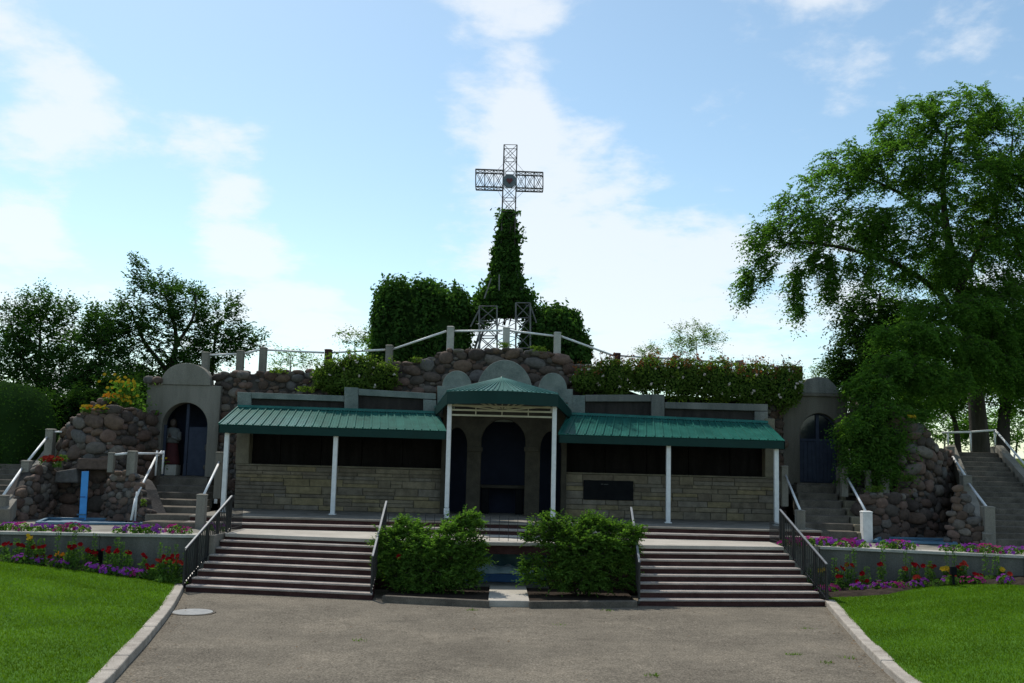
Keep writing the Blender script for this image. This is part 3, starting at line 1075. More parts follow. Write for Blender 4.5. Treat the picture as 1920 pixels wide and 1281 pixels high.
# parapet
YPq = YW + 0.02
for (x0, a, x1, b, c, d, nm, yy, m) in [
        (445, 735, 470.5, 736, 772, 773, 'parapet_pier', YPq - 0.03, 'concrete_green'),
        (471, 736, 645, 742, 747, 753, 'parapet_beam', YPq, 'concrete_green'),
        (471, 747.5, 645, 753.5, 773, 776, 'parapet_panel', YPq + 0.10, 'panel_brown'),
        (645.5, 726, 671, 727, 776, 777, 'parapet_pier', YPq - 0.05, 'concrete_green'),
        (671.5, 729, 817, 738, 741, 749, 'parapet_beam', YPq, 'concrete_green'),
        (671.5, 741.5, 793, 748, 777, 780, 'parapet_panel', YPq + 0.10, 'panel_brown'),
        (793.5, 749, 818, 750.5, 780, 780, 'parapet_pier', YPq - 0.03, 'concrete_green'),
        (1074, 741, 1097, 741.5, 780, 781, 'parapet_pier', YPq - 0.03, 'concrete_green'),
        (1097.5, 740.5, 1221, 740, 753, 753, 'parapet_beam', YPq, 'concrete_dark'),
        (1097.5, 753.5, 1221, 753.5, 783, 786, 'parapet_panel', YPq + 0.10, 'panel_brown'),
        (1221.5, 739, 1246, 740, 788, 789, 'parapet_pier', YPq - 0.05, 'concrete_dark'),
        (1246.5, 754, 1440, 758, 766, 771, 'parapet_beam', YPq, 'concrete_dark'),
        (1246.5, 766.5, 1415, 771, 790, 795, 'parapet_panel', YPq + 0.10, 'panel_brown'),
        (1415.5, 771.5, 1440, 772, 795, 796, 'parapet_pier', YPq - 0.03, 'concrete_dark')]:
    px_box(nm, x0, a, x1, b, c, d, yy, YW + 0.5, m)

# middle bay: three arches
def arch_pts(cx, hw, zs, n=18, rise=None):
    rise = rise or hw
    return [Vector((cx - hw * math.cos(math.pi * i / n), 0, zs + rise * math.sin(math.pi * i / n))) for i in range(n + 1)]


def arch_wall(name, x0, x1, zb, zt, openings, y0, y1, m, parent, bevel=0.015):
    """wall with round-headed openings [(cx, halfwidth, spring z, rise)]"""
    low = [(x0, zb)]
    for cx, hw, zs, rise in openings:
        low.append((cx - hw, zb))
        low += [(q.x, q.z) for q in arch_pts(cx, hw, zs, 18, rise)]
        low.append((cx + hw, zb))
    low.append((x1, zb))
    poly = [Vector((x, y0, z)) for x, z in low] + [Vector((x1, y0, zt)), Vector((x0, y0, zt))]
    return MB().prism(poly, (0, y1 - y0, 0)).build(name, m, parent, bevel=bevel)


YB = YW - 0.25
cb0, cb1 = P(826, 900, YB).x, P(1062, 900, YB).x
ztop = P(945, 752, YB).z
ac = P(945, 786, YB)
sp = P(945, 828, YB).z
hwc = (P(986, 850, YB).x - P(903, 850, YB).x) / 2
lx = (P(832, 870, YB).x + P(878, 870, YB).x) / 2
lhw = (P(878, 870, YB).x - P(832, 870, YB).x) / 2 - 0.05
rx = (P(1009, 870, YB).x + P(1056, 870, YB).x) / 2
zs2, rs2 = P(855, 838, YB).z, P(855, 802, YB).z - P(855, 838, YB).z
arch_wall('arcade_wall', cb0, cb1, ZP, ztop, [(lx, lhw, zs2, rs2), (ac.x, hwc, sp, ac.z - sp), (rx, lhw, zs2 - 0.04, rs2)], YB, YB + 0.45, 'arcade_stone', sh)
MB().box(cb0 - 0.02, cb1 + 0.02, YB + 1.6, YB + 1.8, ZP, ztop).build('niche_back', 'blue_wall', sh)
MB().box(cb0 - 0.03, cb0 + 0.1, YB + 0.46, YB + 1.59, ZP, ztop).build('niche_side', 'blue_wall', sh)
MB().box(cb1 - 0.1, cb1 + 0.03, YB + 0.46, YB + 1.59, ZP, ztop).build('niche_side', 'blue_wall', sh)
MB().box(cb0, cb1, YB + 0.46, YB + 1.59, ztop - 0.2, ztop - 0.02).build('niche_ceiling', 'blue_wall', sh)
for px0, px1 in ((877, 904), (984, 1010)):
    a, b = P(px0, 838, YB), P(px1, 838, YB)
    MB().box(a.x - 0.02, b.x + 0.02, YB - 0.07, YB + 0.02, a.z - 0.14, a.z).build('impost', 'arcade_stone', sh, bevel=0.015)
alt = thing('altar_table', (ac.x, YB + 1.0, ZP), 'dim stone altar table inside the middle arch of the shrine', 'altar')
MB().box(ac.x - 0.75, ac.x + 0.75, YB + 0.75, YB + 1.35, ZP + 0.82, ZP + 0.92).build('table_top', 'arcade_stone', alt, bevel=0.015)
for s in (-1, 1):
    MB().box(ac.x + s * 0.55 - 0.12, ac.x + s * 0.55 + 0.12, YB + 0.85, YB + 1.25, ZP, ZP + 0.82).build('leg', 'plaque_black', alt, bevel=0.015)


def crest(x0, x1, ybase, ytop, Y, th, m, base=None):
    """half-round slab standing on the wall head"""
    a, b = P(x0, ybase, Y), P(x1, ybase, Y)
    top = P((x0 + x1) / 2, ytop, Y).z
    cx, hw, zb = (a.x + b.x) / 2, (b.x - a.x) / 2, min(a.z, b.z)
    pts = [Vector((cx - hw * math.cos(math.pi * i / 28), Y, zb + (top - zb) * math.sin(math.pi * i / 28))) for i in range(29)]
    pts = [Vector((cx + hw, Y, zb - 0.05)), Vector((cx - hw, Y, zb - 0.05))] + pts
    o = MB().prism(pts, (0, th, 0)).build('crest', m, sh, bevel=0.02)
    o['label'] = 'half-round concrete crest'


crest(893, 999, 738, 675, YW + 0.12, 0.35, 'concrete_green')
crest(829, 884, 724, 695, YW + 0.02, 0.35, 'concrete_green')
crest(1010, 1063, 729, 699, YW + 0.02, 0.35, 'concrete_green')
px_box('crest_base', 820, 723.5, 890, 726, 782, 784, YW - 0.01, YW + 0.45, 'concrete_green')
px_box('crest_base', 1003, 728.5, 1074, 730, 784, 786, YW - 0.01, YW + 0.45, 'concrete_green')
px_box('crest_base', 888, 737, 1004, 740, 790, 792, YW + 0.05, YW + 0.45, 'concrete_green')

# black inscription plaque
pl = thing('memorial_plaque', ((pq0.x + pq1.x) / 2, YW - 0.05, pq1.z), 'black rectangular memorial plaque fixed to the limestone wall', 'plaque')
MB().box(pq0.x, pq1.x, YW - 0.055, YW + 0.02, pq1.z, pq0.z).build('panel', 'plaque_black', pl, bevel=0.012)
MB().box(pq0.x + 0.55, pq0.x + 0.62, YW - 0.06, YW - 0.05, pq0.z - 0.125, pq0.z - 0.108).build('letter_mark', 'plaque_letters', pl)
MB().box(pq0.x + 0.64, pq0.x + 0.78, YW - 0.06, YW - 0.05, pq0.z - 0.128, pq0.z - 0.113).build('letter_mark', 'plaque_letters', pl)

# ================================================================== PORCH CANOPIES
def canopy(label, e0, e1, t0, t1, n, posts, Ye, Yt, lean):
    """lean-to roof: e0,e1 eave ends and t0,t1 top ends in pixels"""
    E0, E1, T0, T1 = P(*e0, Ye), P(*e1, Ye), P(*t0, Yt), P(*t1, Yt)
    t = thing('porch_canopy', ((E0.x + E1.x) / 2, 30, ZP), label, 'canopy', 'lean-to porch canopies')
    nv = (E1 - E0).cross(T0 - E0).normalized()
    if nv.z < 0:
        nv = -nv
    for k in range(n):
        a, b = k / n, (k + 1) / n
        p, q = E0.lerp(E1, a), E0.lerp(E1, b)
        r_, s = T0.lerp(T1, a), T0.lerp(T1, b)
        g_ = (q - p) * 0.012
        mb = MB().prism([p + g_, q - g_, s - g_, r_ + g_], nv * 0.012)
        # raised seam and two flat stiffening ribs
        for w in (0.36, 0.68):
            mb.beam(p.lerp(q, w) + nv * 0.014, r_.lerp(s, w) + nv * 0.014, 0.03, 0.012, nv)
        pn_ = mb.build('roof_panel', 'roof_green', t)
        MB().beam(p + g_ * 2 + nv * 0.026, r_ + g_ * 2 + nv * 0.026, 0.035, 0.05, nv).build('seam', 'roof_green', pn_)
    dz = Vector((0, 0, 1))
    MB().prism([E0 - dz * 0.012, E1 - dz * 0.012, E1 - dz * 0.24, E0 - dz * 0.24], (0, 0.05, 0)).build('fascia', 'fascia_green', t, bevel=0.006)
    for A, B in ((E0, T0), (E1, T1)):
        MB().prism([A - dz * 0.02, B - dz * 0.02, B - dz * 0.22, A - dz * 0.235], (0.03 if A is E0 else -0.03, 0.0, 0)).build('side_fascia', 'fascia_green', t)
    MB().prism([E0 - dz * 0.06 + Vector((0.03, 0.06, 0)), E1 - dz * 0.06 + Vector((-0.03, 0.06, 0)), T1 - dz * 0.06 - Vector((0.03, 0, 0)), T0 - dz * 0.06 + Vector((0.03, 0, 0))],
               (0, 0, 0.03)).build('soffit', 'soffit', t)
    MB().prism([T0 + Vector((0, -0.05, 0.02)), T1 + Vector((0, -0.05, 0.02)), T1 + Vector((0, 0.01, 0.10)), T0 + Vector((0, 0.01, 0.10))], (0, 0.02, 0.005)).build('flashing', 'roof_green', t)
    for (xb, yb, xt) in posts:
        b = P(xb, yb, Ye + 0.22)
        tp = P(xt, yb - 150, Ye + 0.22)
        x = b.x
        ztp = (E0.z + E1.z) / 2 - 0.12
        mb = MB()
        mb.box(x - 0.065, x + 0.065, Ye + 0.155, Ye + 0.285, ZP + 0.03, ztp)
        po_ = mb.build('post', 'white_paint', t, bevel=0.012)
        MB().box(x - 0.10, x + 0.10, Ye + 0.12, Ye + 0.32, ZP + 0.001, ZP + 0.03).build('foot_plate', 'white_paint', po_, bevel=0.006)
    MB().box(E0.x + 0.1, E1.x - 0.1, Ye + 0.17, Ye + 0.27, ztp + 0.002, ztp + 0.1).build('eave_beam', 'cream_paint', t)
    return t


canopy('green standing-seam porch canopy on white posts over the wall without the plaque', (410, 796), (838, 809), (445, 765), (822, 777), 27, [(418, 958, 427), (623.5, 965, 630)], 29.5, YW - 0.06, 0)
canopy('green standing-seam porch canopy on white posts over the wall with the black plaque', (1047, 815), (1472, 827), (1066, 779), (1440, 795), 26, [(1252.5, 979, 1254), (1456, 983, 1455)], 29.5, YW - 0.06, 0)


def entrance_canopy():
    t = thing('entrance_canopy', (0, 29, ZP), 'green bow-fronted entrance canopy with peaked ribbed roof and sunburst lattice', 'canopy')
    apex = P(941, 710, 30.4)
    # bowed front edge
    px = [(838, 739, 29.15), (870, 735, 28.75), (905, 731.5, 28.45), (942, 730, 28.35), (980, 732.5, 28.45), (1014, 736.5, 28.75), (1046, 743, 29.15)]
    front = [P(*q) for q in px]
    zf = sum(p.z for p in front) / len(front)
    for p in front:
        p.z = zf
    left = [P(815, 765, 31.7)]
    right = [P(1072, 771, 31.7)]
    ring = smooth_poly([front[0], front[1], front[2], front[3], front[4], front[5], front[6]], 4)
    allp = left + ring + right
    # roof panels
    for i in range(len(allp) - 1):
        p, q = allp[i], allp[i + 1]
        cuts = 1 if 0 < i < len(allp) - 2 else 3
        for c in range(cuts):
            a, b = p.lerp(q, c / cuts), p.lerp(q, (c + 1) / cuts)
            nv = (b - a).cross(apex - a).normalized()
            if nv.z < 0:
                nv = -nv
            mb = MB().prism([a, b, apex], nv * 0.014)
            mb.beam(a.lerp(apex, 0.0) + nv * 0.025, a.lerp(apex, 0.97) + nv * 0.025, 0.035, 0.045, nv)
            mb.build('roof_panel', 'roof_sheen', t)
    MB().tube(apex + Vector((0, 0, -0.02)), apex + Vector((0, 0, 0.06)), 0.09, 10, 0.03).build('finial', 'roof_green', t, smooth=True)
    dz = Vector((0, 0, 1))
    mb = MB()
    H = 0.36
    for p, q in zip(ring[:-1], ring[1:]):
        inn = Vector((0, 0.06, 0))
        mb.add([p - dz * 0.01, q - dz * 0.01, q - dz * H, p - dz * H, p + inn - dz * 0.01, q + inn - dz * 0.01, q + inn - dz * H, p + inn - dz * H],
               [(3, 2, 1, 0), (4, 5, 6, 7), (0, 1, 5, 4), (2, 3, 7, 6)])
    mb.build('fascia', 'fascia_green', t, fix=False)
    for A, B in ((ring[0], left[0]), (ring[-1], right[0])):
        MB().prism([A - dz * 0.01, B - dz * 0.01, B - dz * 0.26, A - dz * H], (0.04 if A is ring[0] else -0.04, 0.02, 0)).build('side_fascia', 'fascia_green', t)
    # ceiling
    MB().add([p - dz * 0.05 for p in allp] + [apex - dz * 0.06], [(i, i + 1, len(allp)) for i in range(len(allp) - 1)]).build('ceiling', 'soffit', t)
    # posts
    tops = []
    for xb, yb, xt in ((837, 970, 843.5), (1036.5, 974, 1040)):
        b = P(xb, yb, 29.4)
        tp = P(xt, 757, 29.4)
        mb = MB().beam((b.x, 29.4, ZP + 0.30), (tp.x, 29.4, zf - H + 0.05), 0.13, 0.13, (0, 1, 0))
        mb.build('post', 'white_paint', t, bevel=0.012)
        MB().beam((b.x, 29.4, ZP + 0.001), (b.x, 29.4, ZP + 0.29), 0.155, 0.155, (0, 1, 0)).build('post_foot', 'white_paint', t, bevel=0.012)
        tops.append(Vector((tp.x, 29.4, zf - H)))
    # lattice between the posts: three bars and a sunburst
    A, B = tops
    for z in (-0.02, -0.15, -0.30):
        MB().beam(A + dz * z, B + dz * z, 0.05, 0.05).build('lattice_bar', 'cream_paint', t)
    mid = (A + B) / 2 + dz * (-0.14)
    for k in range(9):
        w = R(12 + 156 * k / 8)
        ln = 0.95
        e = mid + Vector((math.cos(w) * 1.45, 0, min(math.sin(w) * 0.75, 0.44)))
        MB().beam(mid, e, 0.035, 0.035, (0, 1, 0)).build('sunburst_ray', 'cream_paint', t)
    for s in (0.25, 0.5, 0.75):
        c = A.lerp(B, s)
        MB().beam(c + dz * 0.0, c - dz * 0.30, 0.03, 0.03, (0, 1, 0)).build('lattice_post', 'cream_paint', t)
    MB().beam(A + Vector((0, 0, 0.0)), Vector((A.x, 31.7, A.z)), 0.06, 0.08).build('side_beam', 'cream_paint', t)
    MB().beam(B + Vector((0, 0, 0.0)), Vector((B.x, 31.7, B.z)), 0.06, 0.08).build('side_beam', 'cream_paint', t)


entrance_canopy()

# ================================================================== SIDE NICHES
def niche_left():
    Y = 33.0
    t = thing('arched_niche', P(345, 892, Y), 'grey concrete arched niche with round crest holding the red-robed statue', 'niche', 'arched concrete niches')
    x0, x1 = P(271, 800, Y).x, P(410, 800, Y).x
    zb = P(345, 893, Y).z
    ztop = P(340, 722, Y).z
    a, b = P(301, 830, Y).x, P(387, 830, Y).x
    zs = P(345, 800, Y).z
    zt = P(345, 755, Y).z
    arch_wall('niche_front', x0, x1, zb - 0.4, ztop, [((a + b) / 2, (b - a) / 2, zs, zt - zs)], Y, Y + 0.5, 'concrete', t, 0.02)
    c0_, c1_ = P(302, 726, Y), P(394, 729, Y)
    zt2 = P(346, 681, Y).z
    cx, hw = (c0_.x + c1_.x) / 2, (c1_.x - c0_.x) / 2
    zc = ztop
    pts = [Vector((cx + hw, Y - 0.04, zc + 0.001)), ] + [Vector((cx + hw * math.cos(math.pi * i / 24), Y - 0.04, zc + 0.08 + (zt2 - zc - 0.08) * math.sin(math.pi * i / 24))) for i in range(25)] + [Vector((cx - hw, Y - 0.04, zc + 0.001))]
    MB().prism(pts, (0, 0.45, 0)).build('crest', 'concrete', t, bevel=0.02)
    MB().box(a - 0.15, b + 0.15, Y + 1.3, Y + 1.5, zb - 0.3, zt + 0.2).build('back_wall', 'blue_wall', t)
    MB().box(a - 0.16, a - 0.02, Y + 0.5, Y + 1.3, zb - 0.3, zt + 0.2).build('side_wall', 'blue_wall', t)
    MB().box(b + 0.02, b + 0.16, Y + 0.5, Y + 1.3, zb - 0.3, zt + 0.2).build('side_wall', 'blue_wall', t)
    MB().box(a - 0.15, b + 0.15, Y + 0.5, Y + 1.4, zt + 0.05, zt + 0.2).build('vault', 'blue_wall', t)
    MB().box(a - 0.2, b + 0.2, Y - 0.3, Y + 1.4, zb - 0.35, zb).build('floor_slab', 'old_step', t)
    m = (a + b) / 2
    for x, w, nm in ((m + 0.02, 0.10, 'door_stile'), (a + 0.05, 0.09, 'door_frame'), (b - 0.05, 0.09, 'door_frame')):
        ztt = zt - 0.04 if nm == 'door_stile' else zs + 0.05
        MB().box(x - w / 2, x + w / 2, Y + 0.22, Y + 0.29, zb, ztt).build(nm, 'blue_door', t, bevel=0.008)
    MB().box(m + 0.09, b - 0.10, Y + 0.24, Y + 0.27, zb + 0.02, zs).build('door_panel', 'blue_door', t)
    return a, b, zb, Y


na, nb, nzb, nY = niche_left()


def statue():
    """robed figure on a block"""
    c = P(322, 880, nY + 0.6)
    zb = nzb
    ped = MB().box(c.x - 0.36, c.x + 0.22, nY + 0.35, nY + 0.85, zb + 0.001, zb + 0.36).build('pedestal', 'concrete_pale', None, bevel=0.02)
    tag(ped, 'pale stone block under the statue in the niche', 'pedestal')
    p2 = MB().box(c.x + 0.45, c.x + 0.85, nY + 0.35, nY + 0.75, zb + 0.001, zb + 0.42).build('stone_block', 'concrete_pale', None, bevel=0.02)
    tag(p2, 'small pale stone block beside the statue in the niche', 'block')
    t = thing('statue', (c.x - 0.05, nY + 0.6, zb + 0.36), 'dark red robed statue with white shawl standing in the arched niche', 'statue')
    bx, by, bz = t.location

    def lathe(name, prof, m, sx=1.0, sy=0.75, n=20, fold=0.0):
        vs, fs = [], []
        for k, (r, z) in enumerate(prof):
            for i in range(n):
                w = 2 * math.pi * i / n
                rr = r * (1 + fold * math.sin(w * 6 + k * 0.35))
                vs.append((bx + math.cos(w) * rr * sx, by + math.sin(w) * rr * sy, bz + z))
        for k in range(len(prof) - 1):
            for i in range(n):
                fs.append((k * n + i, k * n + (i + 1) % n, (k + 1) * n + (i + 1) % n, (k + 1) * n + i))
        fs.append(list(range(n))[::-1])
        fs.append([(len(prof) - 1) * n + i for i in range(n)])
        return MB().add(vs, fs).build(name, m, t, smooth=True)
    # continuous body: robe flares to the hem, waist, shoulders, neck, head
    lathe('robe', [(0.30, 0.002), (0.29, 0.10), (0.25, 0.35), (0.21, 0.6), (0.185, 0.80), (0.20, 0.95), (0.225, 1.08), (0.19, 1.17), (0.075, 1.22), (0.06, 1.27)], 'robe_red', fold=0.05)
    lathe('shawl', [(0.235, 0.72), (0.25, 0.80), (0.245, 0.95), (0.25, 1.08), (0.21, 1.19), (0.09, 1.24)], 'robe_white', fold=0.04)
    lathe('head', [(0.055, 1.24), (0.06, 1.28), (0.085, 1.32), (0.098, 1.38), (0.096, 1.44), (0.075, 1.49), (0.03, 1.52)], 'skin', 1.0, 1.1)
    lathe('hair', [(0.10, 1.26), (0.118, 1.32), (0.112, 1.42), (0.10, 1.48), (0.06, 1.53), (0.01, 1.545)], 'hair', 1.0, 1.0)
    h = t.children[-1]
    for ch in t.children:
        if ch.name.startswith('hair'):
            ch.location.y += 0.035
    for s in (-1, 1):
        sh_ = Vector((bx + s * 0.22, by, bz + 1.08))
        el = Vector((bx + s * 0.27, by - 0.08, bz + 0.82))
        hd = Vector((bx + s * 0.04, by - 0.26, bz + 0.93))
        MB().tube(sh_, el, 0.075, 10, 0.065).tube(el, hd, 0.065, 10, 0.04).build('arm', 'robe_white', t, smooth=True)
        mb = MB().tube(hd, hd + Vector((-s * 0.02, -0.03, 0.06)), 0.034, 8, 0.028)
        for k in range(4):
            mb.tube(hd + Vector((-s * 0.005 * k, -0.03 - 0.012 * (k - 1.5), 0.05)), hd + Vector((-s * 0.03, -0.045 - 0.012 * (k - 1.5), 0.12)), 0.009, 6, 0.007)
        mb.tube(hd + Vector((-s * 0.02, 0.0, 0.02)), hd + Vector((-s * 0.035, 0.012, 0.08)), 0.010, 6, 0.008)
        mb.build('hand', 'skin', t, smooth=True)
    # nose, brow
    MB().tube((bx, by - 0.10, bz + 1.415), (bx, by - 0.125, bz + 1.385), 0.010, 6, 0.016).build('nose', 'skin', t, smooth=True)


statue()


def niche_right():
    Y = 33.0
    t = thing('arched_niche', P(1537, 905, Y), 'concrete arched niche with clipped crest and closed blue double doors', 'niche', 'arched concrete niches')
    x0, x1 = P(1468, 800, Y).x, P(1590, 800, Y).x
    zb, ztop = P(1537, 906, Y).z, P(1537, 738, Y).z
    a, b = P(1500, 850, Y).x, P(1575, 850, Y).x
    zs, zt = P(1537, 817, Y).z, P(1537, 775, Y).z
    arch_wall('niche_front', x0, x1, zb - 0.4, ztop, [((a + b) / 2, (b - a) / 2, zs, zt - zs)], Y, Y + 0.5, 'concrete_brown', t, 0.02)
    px = [(1493, 736), (1497, 731), (1505, 720), (1514, 710.5), (1533, 706.5), (1552, 709), (1563, 719), (1575, 733), (1578, 738)]
    pts = [P(x, y, Y - 0.05) for x, y in px]
    pts[0].z = pts[-1].z = ztop + 0.001
    MB().prism(pts, (0, 0.5, 0)).build('crest', 'concrete_dark', t, bevel=0.02)
    MB().box(P(1490, 736, Y).x, P(1581, 736, Y).x, Y - 0.08, Y + 0.45, ztop - 0.10, ztop - 0.002).build('cornice', 'concrete_brown', t, bevel=0.015)
    m = (a + b) / 2
    hw = (b - a) / 2
    # doors: two leaves with arched heads; glazed above, boarded below
    for s in (-1, 1):
        lo, hi = (a, m) if s < 0 else (m, b)
        door = MB().box(lo + 0.02, hi - 0.02, Y + 0.30, Y + 0.34, zb + 0.01, zs - 0.12).build('door', 'blue_door', t)
        n = 4
        for k in range(n):
            xa = lo + 0.04 + (hi - lo - 0.08) * k / n
            xb = lo + 0.04 + (hi - lo - 0.08) * (k + 1) / n
            MB().box(xa + 0.006, xb - 0.006, Y + 0.275, Y + 0.299, zb + 0.04, zs - 0.2).build('board', 'blue_door', door, bevel=0.006)
        arc = [Vector((m + s * hw * math.sin(math.pi / 2 * i / 10) * 0.97, Y + 0.31, zs + (zt - zs) * 0.97 * math.cos(math.pi / 2 * i / 10))) for i in range(11)]
        MB().prism([Vector((m, Y + 0.31, zs - 0.12)), *arc, Vector((m + s * hw * 0.97, Y + 0.31, zs - 0.12))], (0, 0.02, 0)).build('pane', 'dark_glass', t)
        inner = [q for q in arc]
        mb = MB()
        for p, q in zip(inner[:-1], inner[1:]):
            mb.beam(p + Vector((0, -0.03, 0)), q + Vector((0, -0.03, 0)), 0.05, 0.06, (0, 1, 0))
        mb.build('arched_frame', 'blue_door', t)
        MB().box(lo + 0.01, lo + 0.09 if s < 0 else lo + 0.05, Y + 0.265, Y + 0.30, zb + 0.01, zs + 0.02).build('door_stile', 'blue_door', t)
    MB().box(m - 0.055, m + 0.055, Y + 0.24, Y + 0.305, zb + 0.01, zt - 0.03).build('door_stile', 'blue_door', t, bevel=0.008)
    MB().box(a, b, Y + 0.25, Y + 0.30, zs - 0.19, zs - 0.1).build('transom', 'blue_door', t)
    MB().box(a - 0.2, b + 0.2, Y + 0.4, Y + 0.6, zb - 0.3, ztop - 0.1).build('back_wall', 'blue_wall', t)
    MB().box(a - 0.2, b + 0.2, Y - 0.35, Y + 0.4, zb - 0.35, zb).build('floor_slab', 'old_step', t)


niche_right()


def small_stairs(label, rows, Y0, Y1, grp, mat_='old_step', drop=0.5):
    """rows: (xl, xr, y) pixel edges of the treads from the bottom up"""
    n = len(rows)
    q0 = P(rows[0][0], rows[0][2], Y0)
    t = thing('concrete_steps', (q0.x, Y0, ZT), label, 'steps', grp)
    for k, (xl, xr, y) in enumerate(rows):
        Y = Y0 + (Y1 - Y0) * k / (n - 1)
        Yn = Y0 + (Y1 - Y0) * (k + 1) / (n - 1)
        a, b = P(xl, y, Y), P(xr, y, Y)
        z = (a.z + b.z) / 2
        MB().box(a.x, b.x, Y + random.uniform(-0.008, 0.008), Yn + 0.10, max(0.9, z - drop), z + random.uniform(-0.006, 0.006)).build('step', mat_, t, bevel=0.02)
    return t


small_stairs('weathered concrete steps climbing to the statue niche', [(267 + 5.2 * k, 369 + 3.4 * k, y) for k, y in enumerate([979, 965, 951, 937, 923.6, 910.5, 896.5])],
             27.2, 32.2, 'steps up to the niches')
small_stairs('weathered concrete steps climbing to the blue-doored niche', [(1511 - 2.9 * k, 1607 - 7.2 * k, y) for k, y in enumerate([996, 982, 967.5, 953.5, 938.5, 925, 910])],
             28.6, 32.3, 'steps up to the niches')


# outer stairs climbing to the mound
def outer_stairs(label, a0, b0, a1, b1, n):
    """a: inner edge, b: outer edge; 0 bottom, 1 top (world points)"""
    t = thing('concrete_steps', (a0.x, a0.y, ZT), label, 'steps', 'long outer stairs')
    for k in range(n):
        s, s2 = k / n, (k + 1) / n
        A, B, A2, B2 = a0.lerp(a1, s), b0.lerp(b1, s), a0.lerp(a1, s2), b0.lerp(b1, s2)
        z = a0.z + (a1.z - a0.z) * (k + 1) / n
        plan_ = [(A.x, A.y), (B.x, B.y), (B2.x, B2.y + 0.12), (A2.x, A2.y + 0.12)]
        MB().slab(plan_, max(0.9, z - 0.45), z + random.uniform(-0.006, 0.006)).build('step', 'old_step', t, bevel=0.02)
    return t


RA0, RB0 = P(1860, 1019, 28.3), P(2014, 1019, 28.3)
RA1, RB1 = P(1791, 848, 34.5), P(1864, 848, 34.5)
RA0.z = RB0.z = ZT
RB1.z = RA1.z
outer_stairs('long concrete stairs climbing to the grass under the big elm', RA0, RB0, RA1, RB1, 17)
LA0, LB0 = P(-2, 976, 27.6), P(-130, 976, 27.6)
LA1, LB1 = P(92, 849, 34.0), P(20, 849, 34.0)
LA0.z = LB0.z = ZT
LA1.z = LB1.z = 3.15
outer_stairs('long concrete stairs climbing past the clipped round hedge', LA0, LB0, LA1, LB1, 13)

# ================================================================== FIELDSTONE WALLS
def xyp(px, py, Y):
    q = P(px, py, Y)
    return (q.x, q.y), q.z


def wall_px(label, cols_, **kw):
    """cols_: (px, ytop, ybottom, Y)"""
    plan_, zt_, zb_ = [], [], []
    for px, yt, yb, Y in cols_:
        q = P(px, (yt + yb) / 2, Y)
        plan_.append((q.x, q.y))
        zt_.append(P(px, yt, Y).z)
        zb_.append(P(px, yb, Y).z)
    return rock_wall(label, plan_, zb_, zt_, **kw)


wall_px('rounded fieldstone wall crowning the shrine under the lattice cross',
        [(690, 688, 742, 33.0), (745, 682, 742, 32.9), (806, 672, 735, 32.75), (828, 657, 735, 32.7), (890, 655, 740, 32.6), (950, 655, 742, 32.6),
         (1010, 658, 742, 32.7), (1045, 664, 742, 32.8), (1085, 684, 745, 32.95), (1118, 694, 750, 33.1)], batter=0.12, sizes=(0.184, 0.150, 0.116, 0.088, 0.061))
wall_px('fieldstone wall running from the statue niche above the parapet',
        [(394, 699, 905, 33.05), (420, 699, 960, 33.0), (446, 699, 960, 32.8), (470, 697, 745, 32.95), (540, 695, 745, 33.0), (600, 694, 745, 33.0), (692, 690, 745, 33.0)],
        batter=0.04, sizes=(0.143, 0.116, 0.095, 0.075, 0.054))
wall_px('bulging fieldstone wall with large boulders between clipped hedge and statue niche',
        [(104, 812, 872, 31.9), (116, 790, 872, 31.2), (140, 776, 875, 30.8), (175, 766, 876, 30.7), (215, 764, 880, 30.9), (255, 768, 890, 31.5), (300, 772, 895, 32.7)],
        batter=0.10, sizes=(0.185, 0.150, 0.115, 0.088, 0.060))
wall_px('small upper tier of fieldstones with orange flowers on top',
        [(158, 768, 790, 32.6), (172, 752, 790, 32.4), (200, 748, 790, 32.4), (232, 752, 790, 32.6), (270, 762, 800, 33.0)],
        batter=0.05, sizes=(0.129, 0.102, 0.075, 0.054))
wall_px('dark recessed fieldstone wall of the basin behind the blue board',
        [(60, 884, 980, 30.4), (100, 872, 980, 30.6), (150, 880, 980, 30.7), (200, 884, 980, 30.5), (230, 890, 980, 30.2)], batter=0.03, sizes=(0.204, 0.163, 0.122, 0.088, 0.061))
wall_px('sloping cobble flank wall of the basin beside the outer stairs of the clipped hedge',
        [(8, 972, 985, 27.9), (40, 925, 983, 28.6), (75, 880, 982, 29.4), (104, 868, 980, 30.2)], batter=0.03, sizes=(0.136, 0.102, 0.075, 0.054))
wall_px('small-cobble flank wall of the basin beside the statue niche steps',
        [(190, 905, 980, 29.6), (205, 884, 980, 29.3), (235, 888, 980, 29.0), (252, 915, 980, 28.6), (275, 960, 982, 28.2)], batter=0.05, sizes=(0.109, 0.085, 0.065, 0.048))
wall_px('tall dark fieldstone wall under the overhanging elm branch',
        [(1582, 745, 950, 33.0), (1610, 748, 1005, 32.4), (1640, 760, 1012, 31.6), (1680, 785, 1013, 31.0), (1720, 792, 1013, 30.9), (1750, 800, 1013, 31.3), (1778, 845, 1013, 32.2), (1800, 850, 1010, 33.4)],
        batter=0.07, sizes=(0.184, 0.150, 0.116, 0.088, 0.061), tries=11000)
wall_px('fieldstone wall between parapet end and the blue-doored niche',
        [(1442, 742, 985, 32.7), (1470, 742, 985, 32.9)], batter=0.02, sizes=(0.136, 0.102, 0.075), cap=False)
wall_px('sunlit cobble pier at the foot of the stairs under the elm',
        [(1774, 1000, 1016, 28.6), (1786, 950, 1016, 28.5), (1800, 905, 1017, 28.45), (1815, 930, 1018, 28.4), (1832, 980, 1019, 28.35), (1847, 1005, 1020, 28.3)], batter=0.03,
        sizes=(0.116, 0.088, 0.068, 0.051), thick=0.4, cap=False)
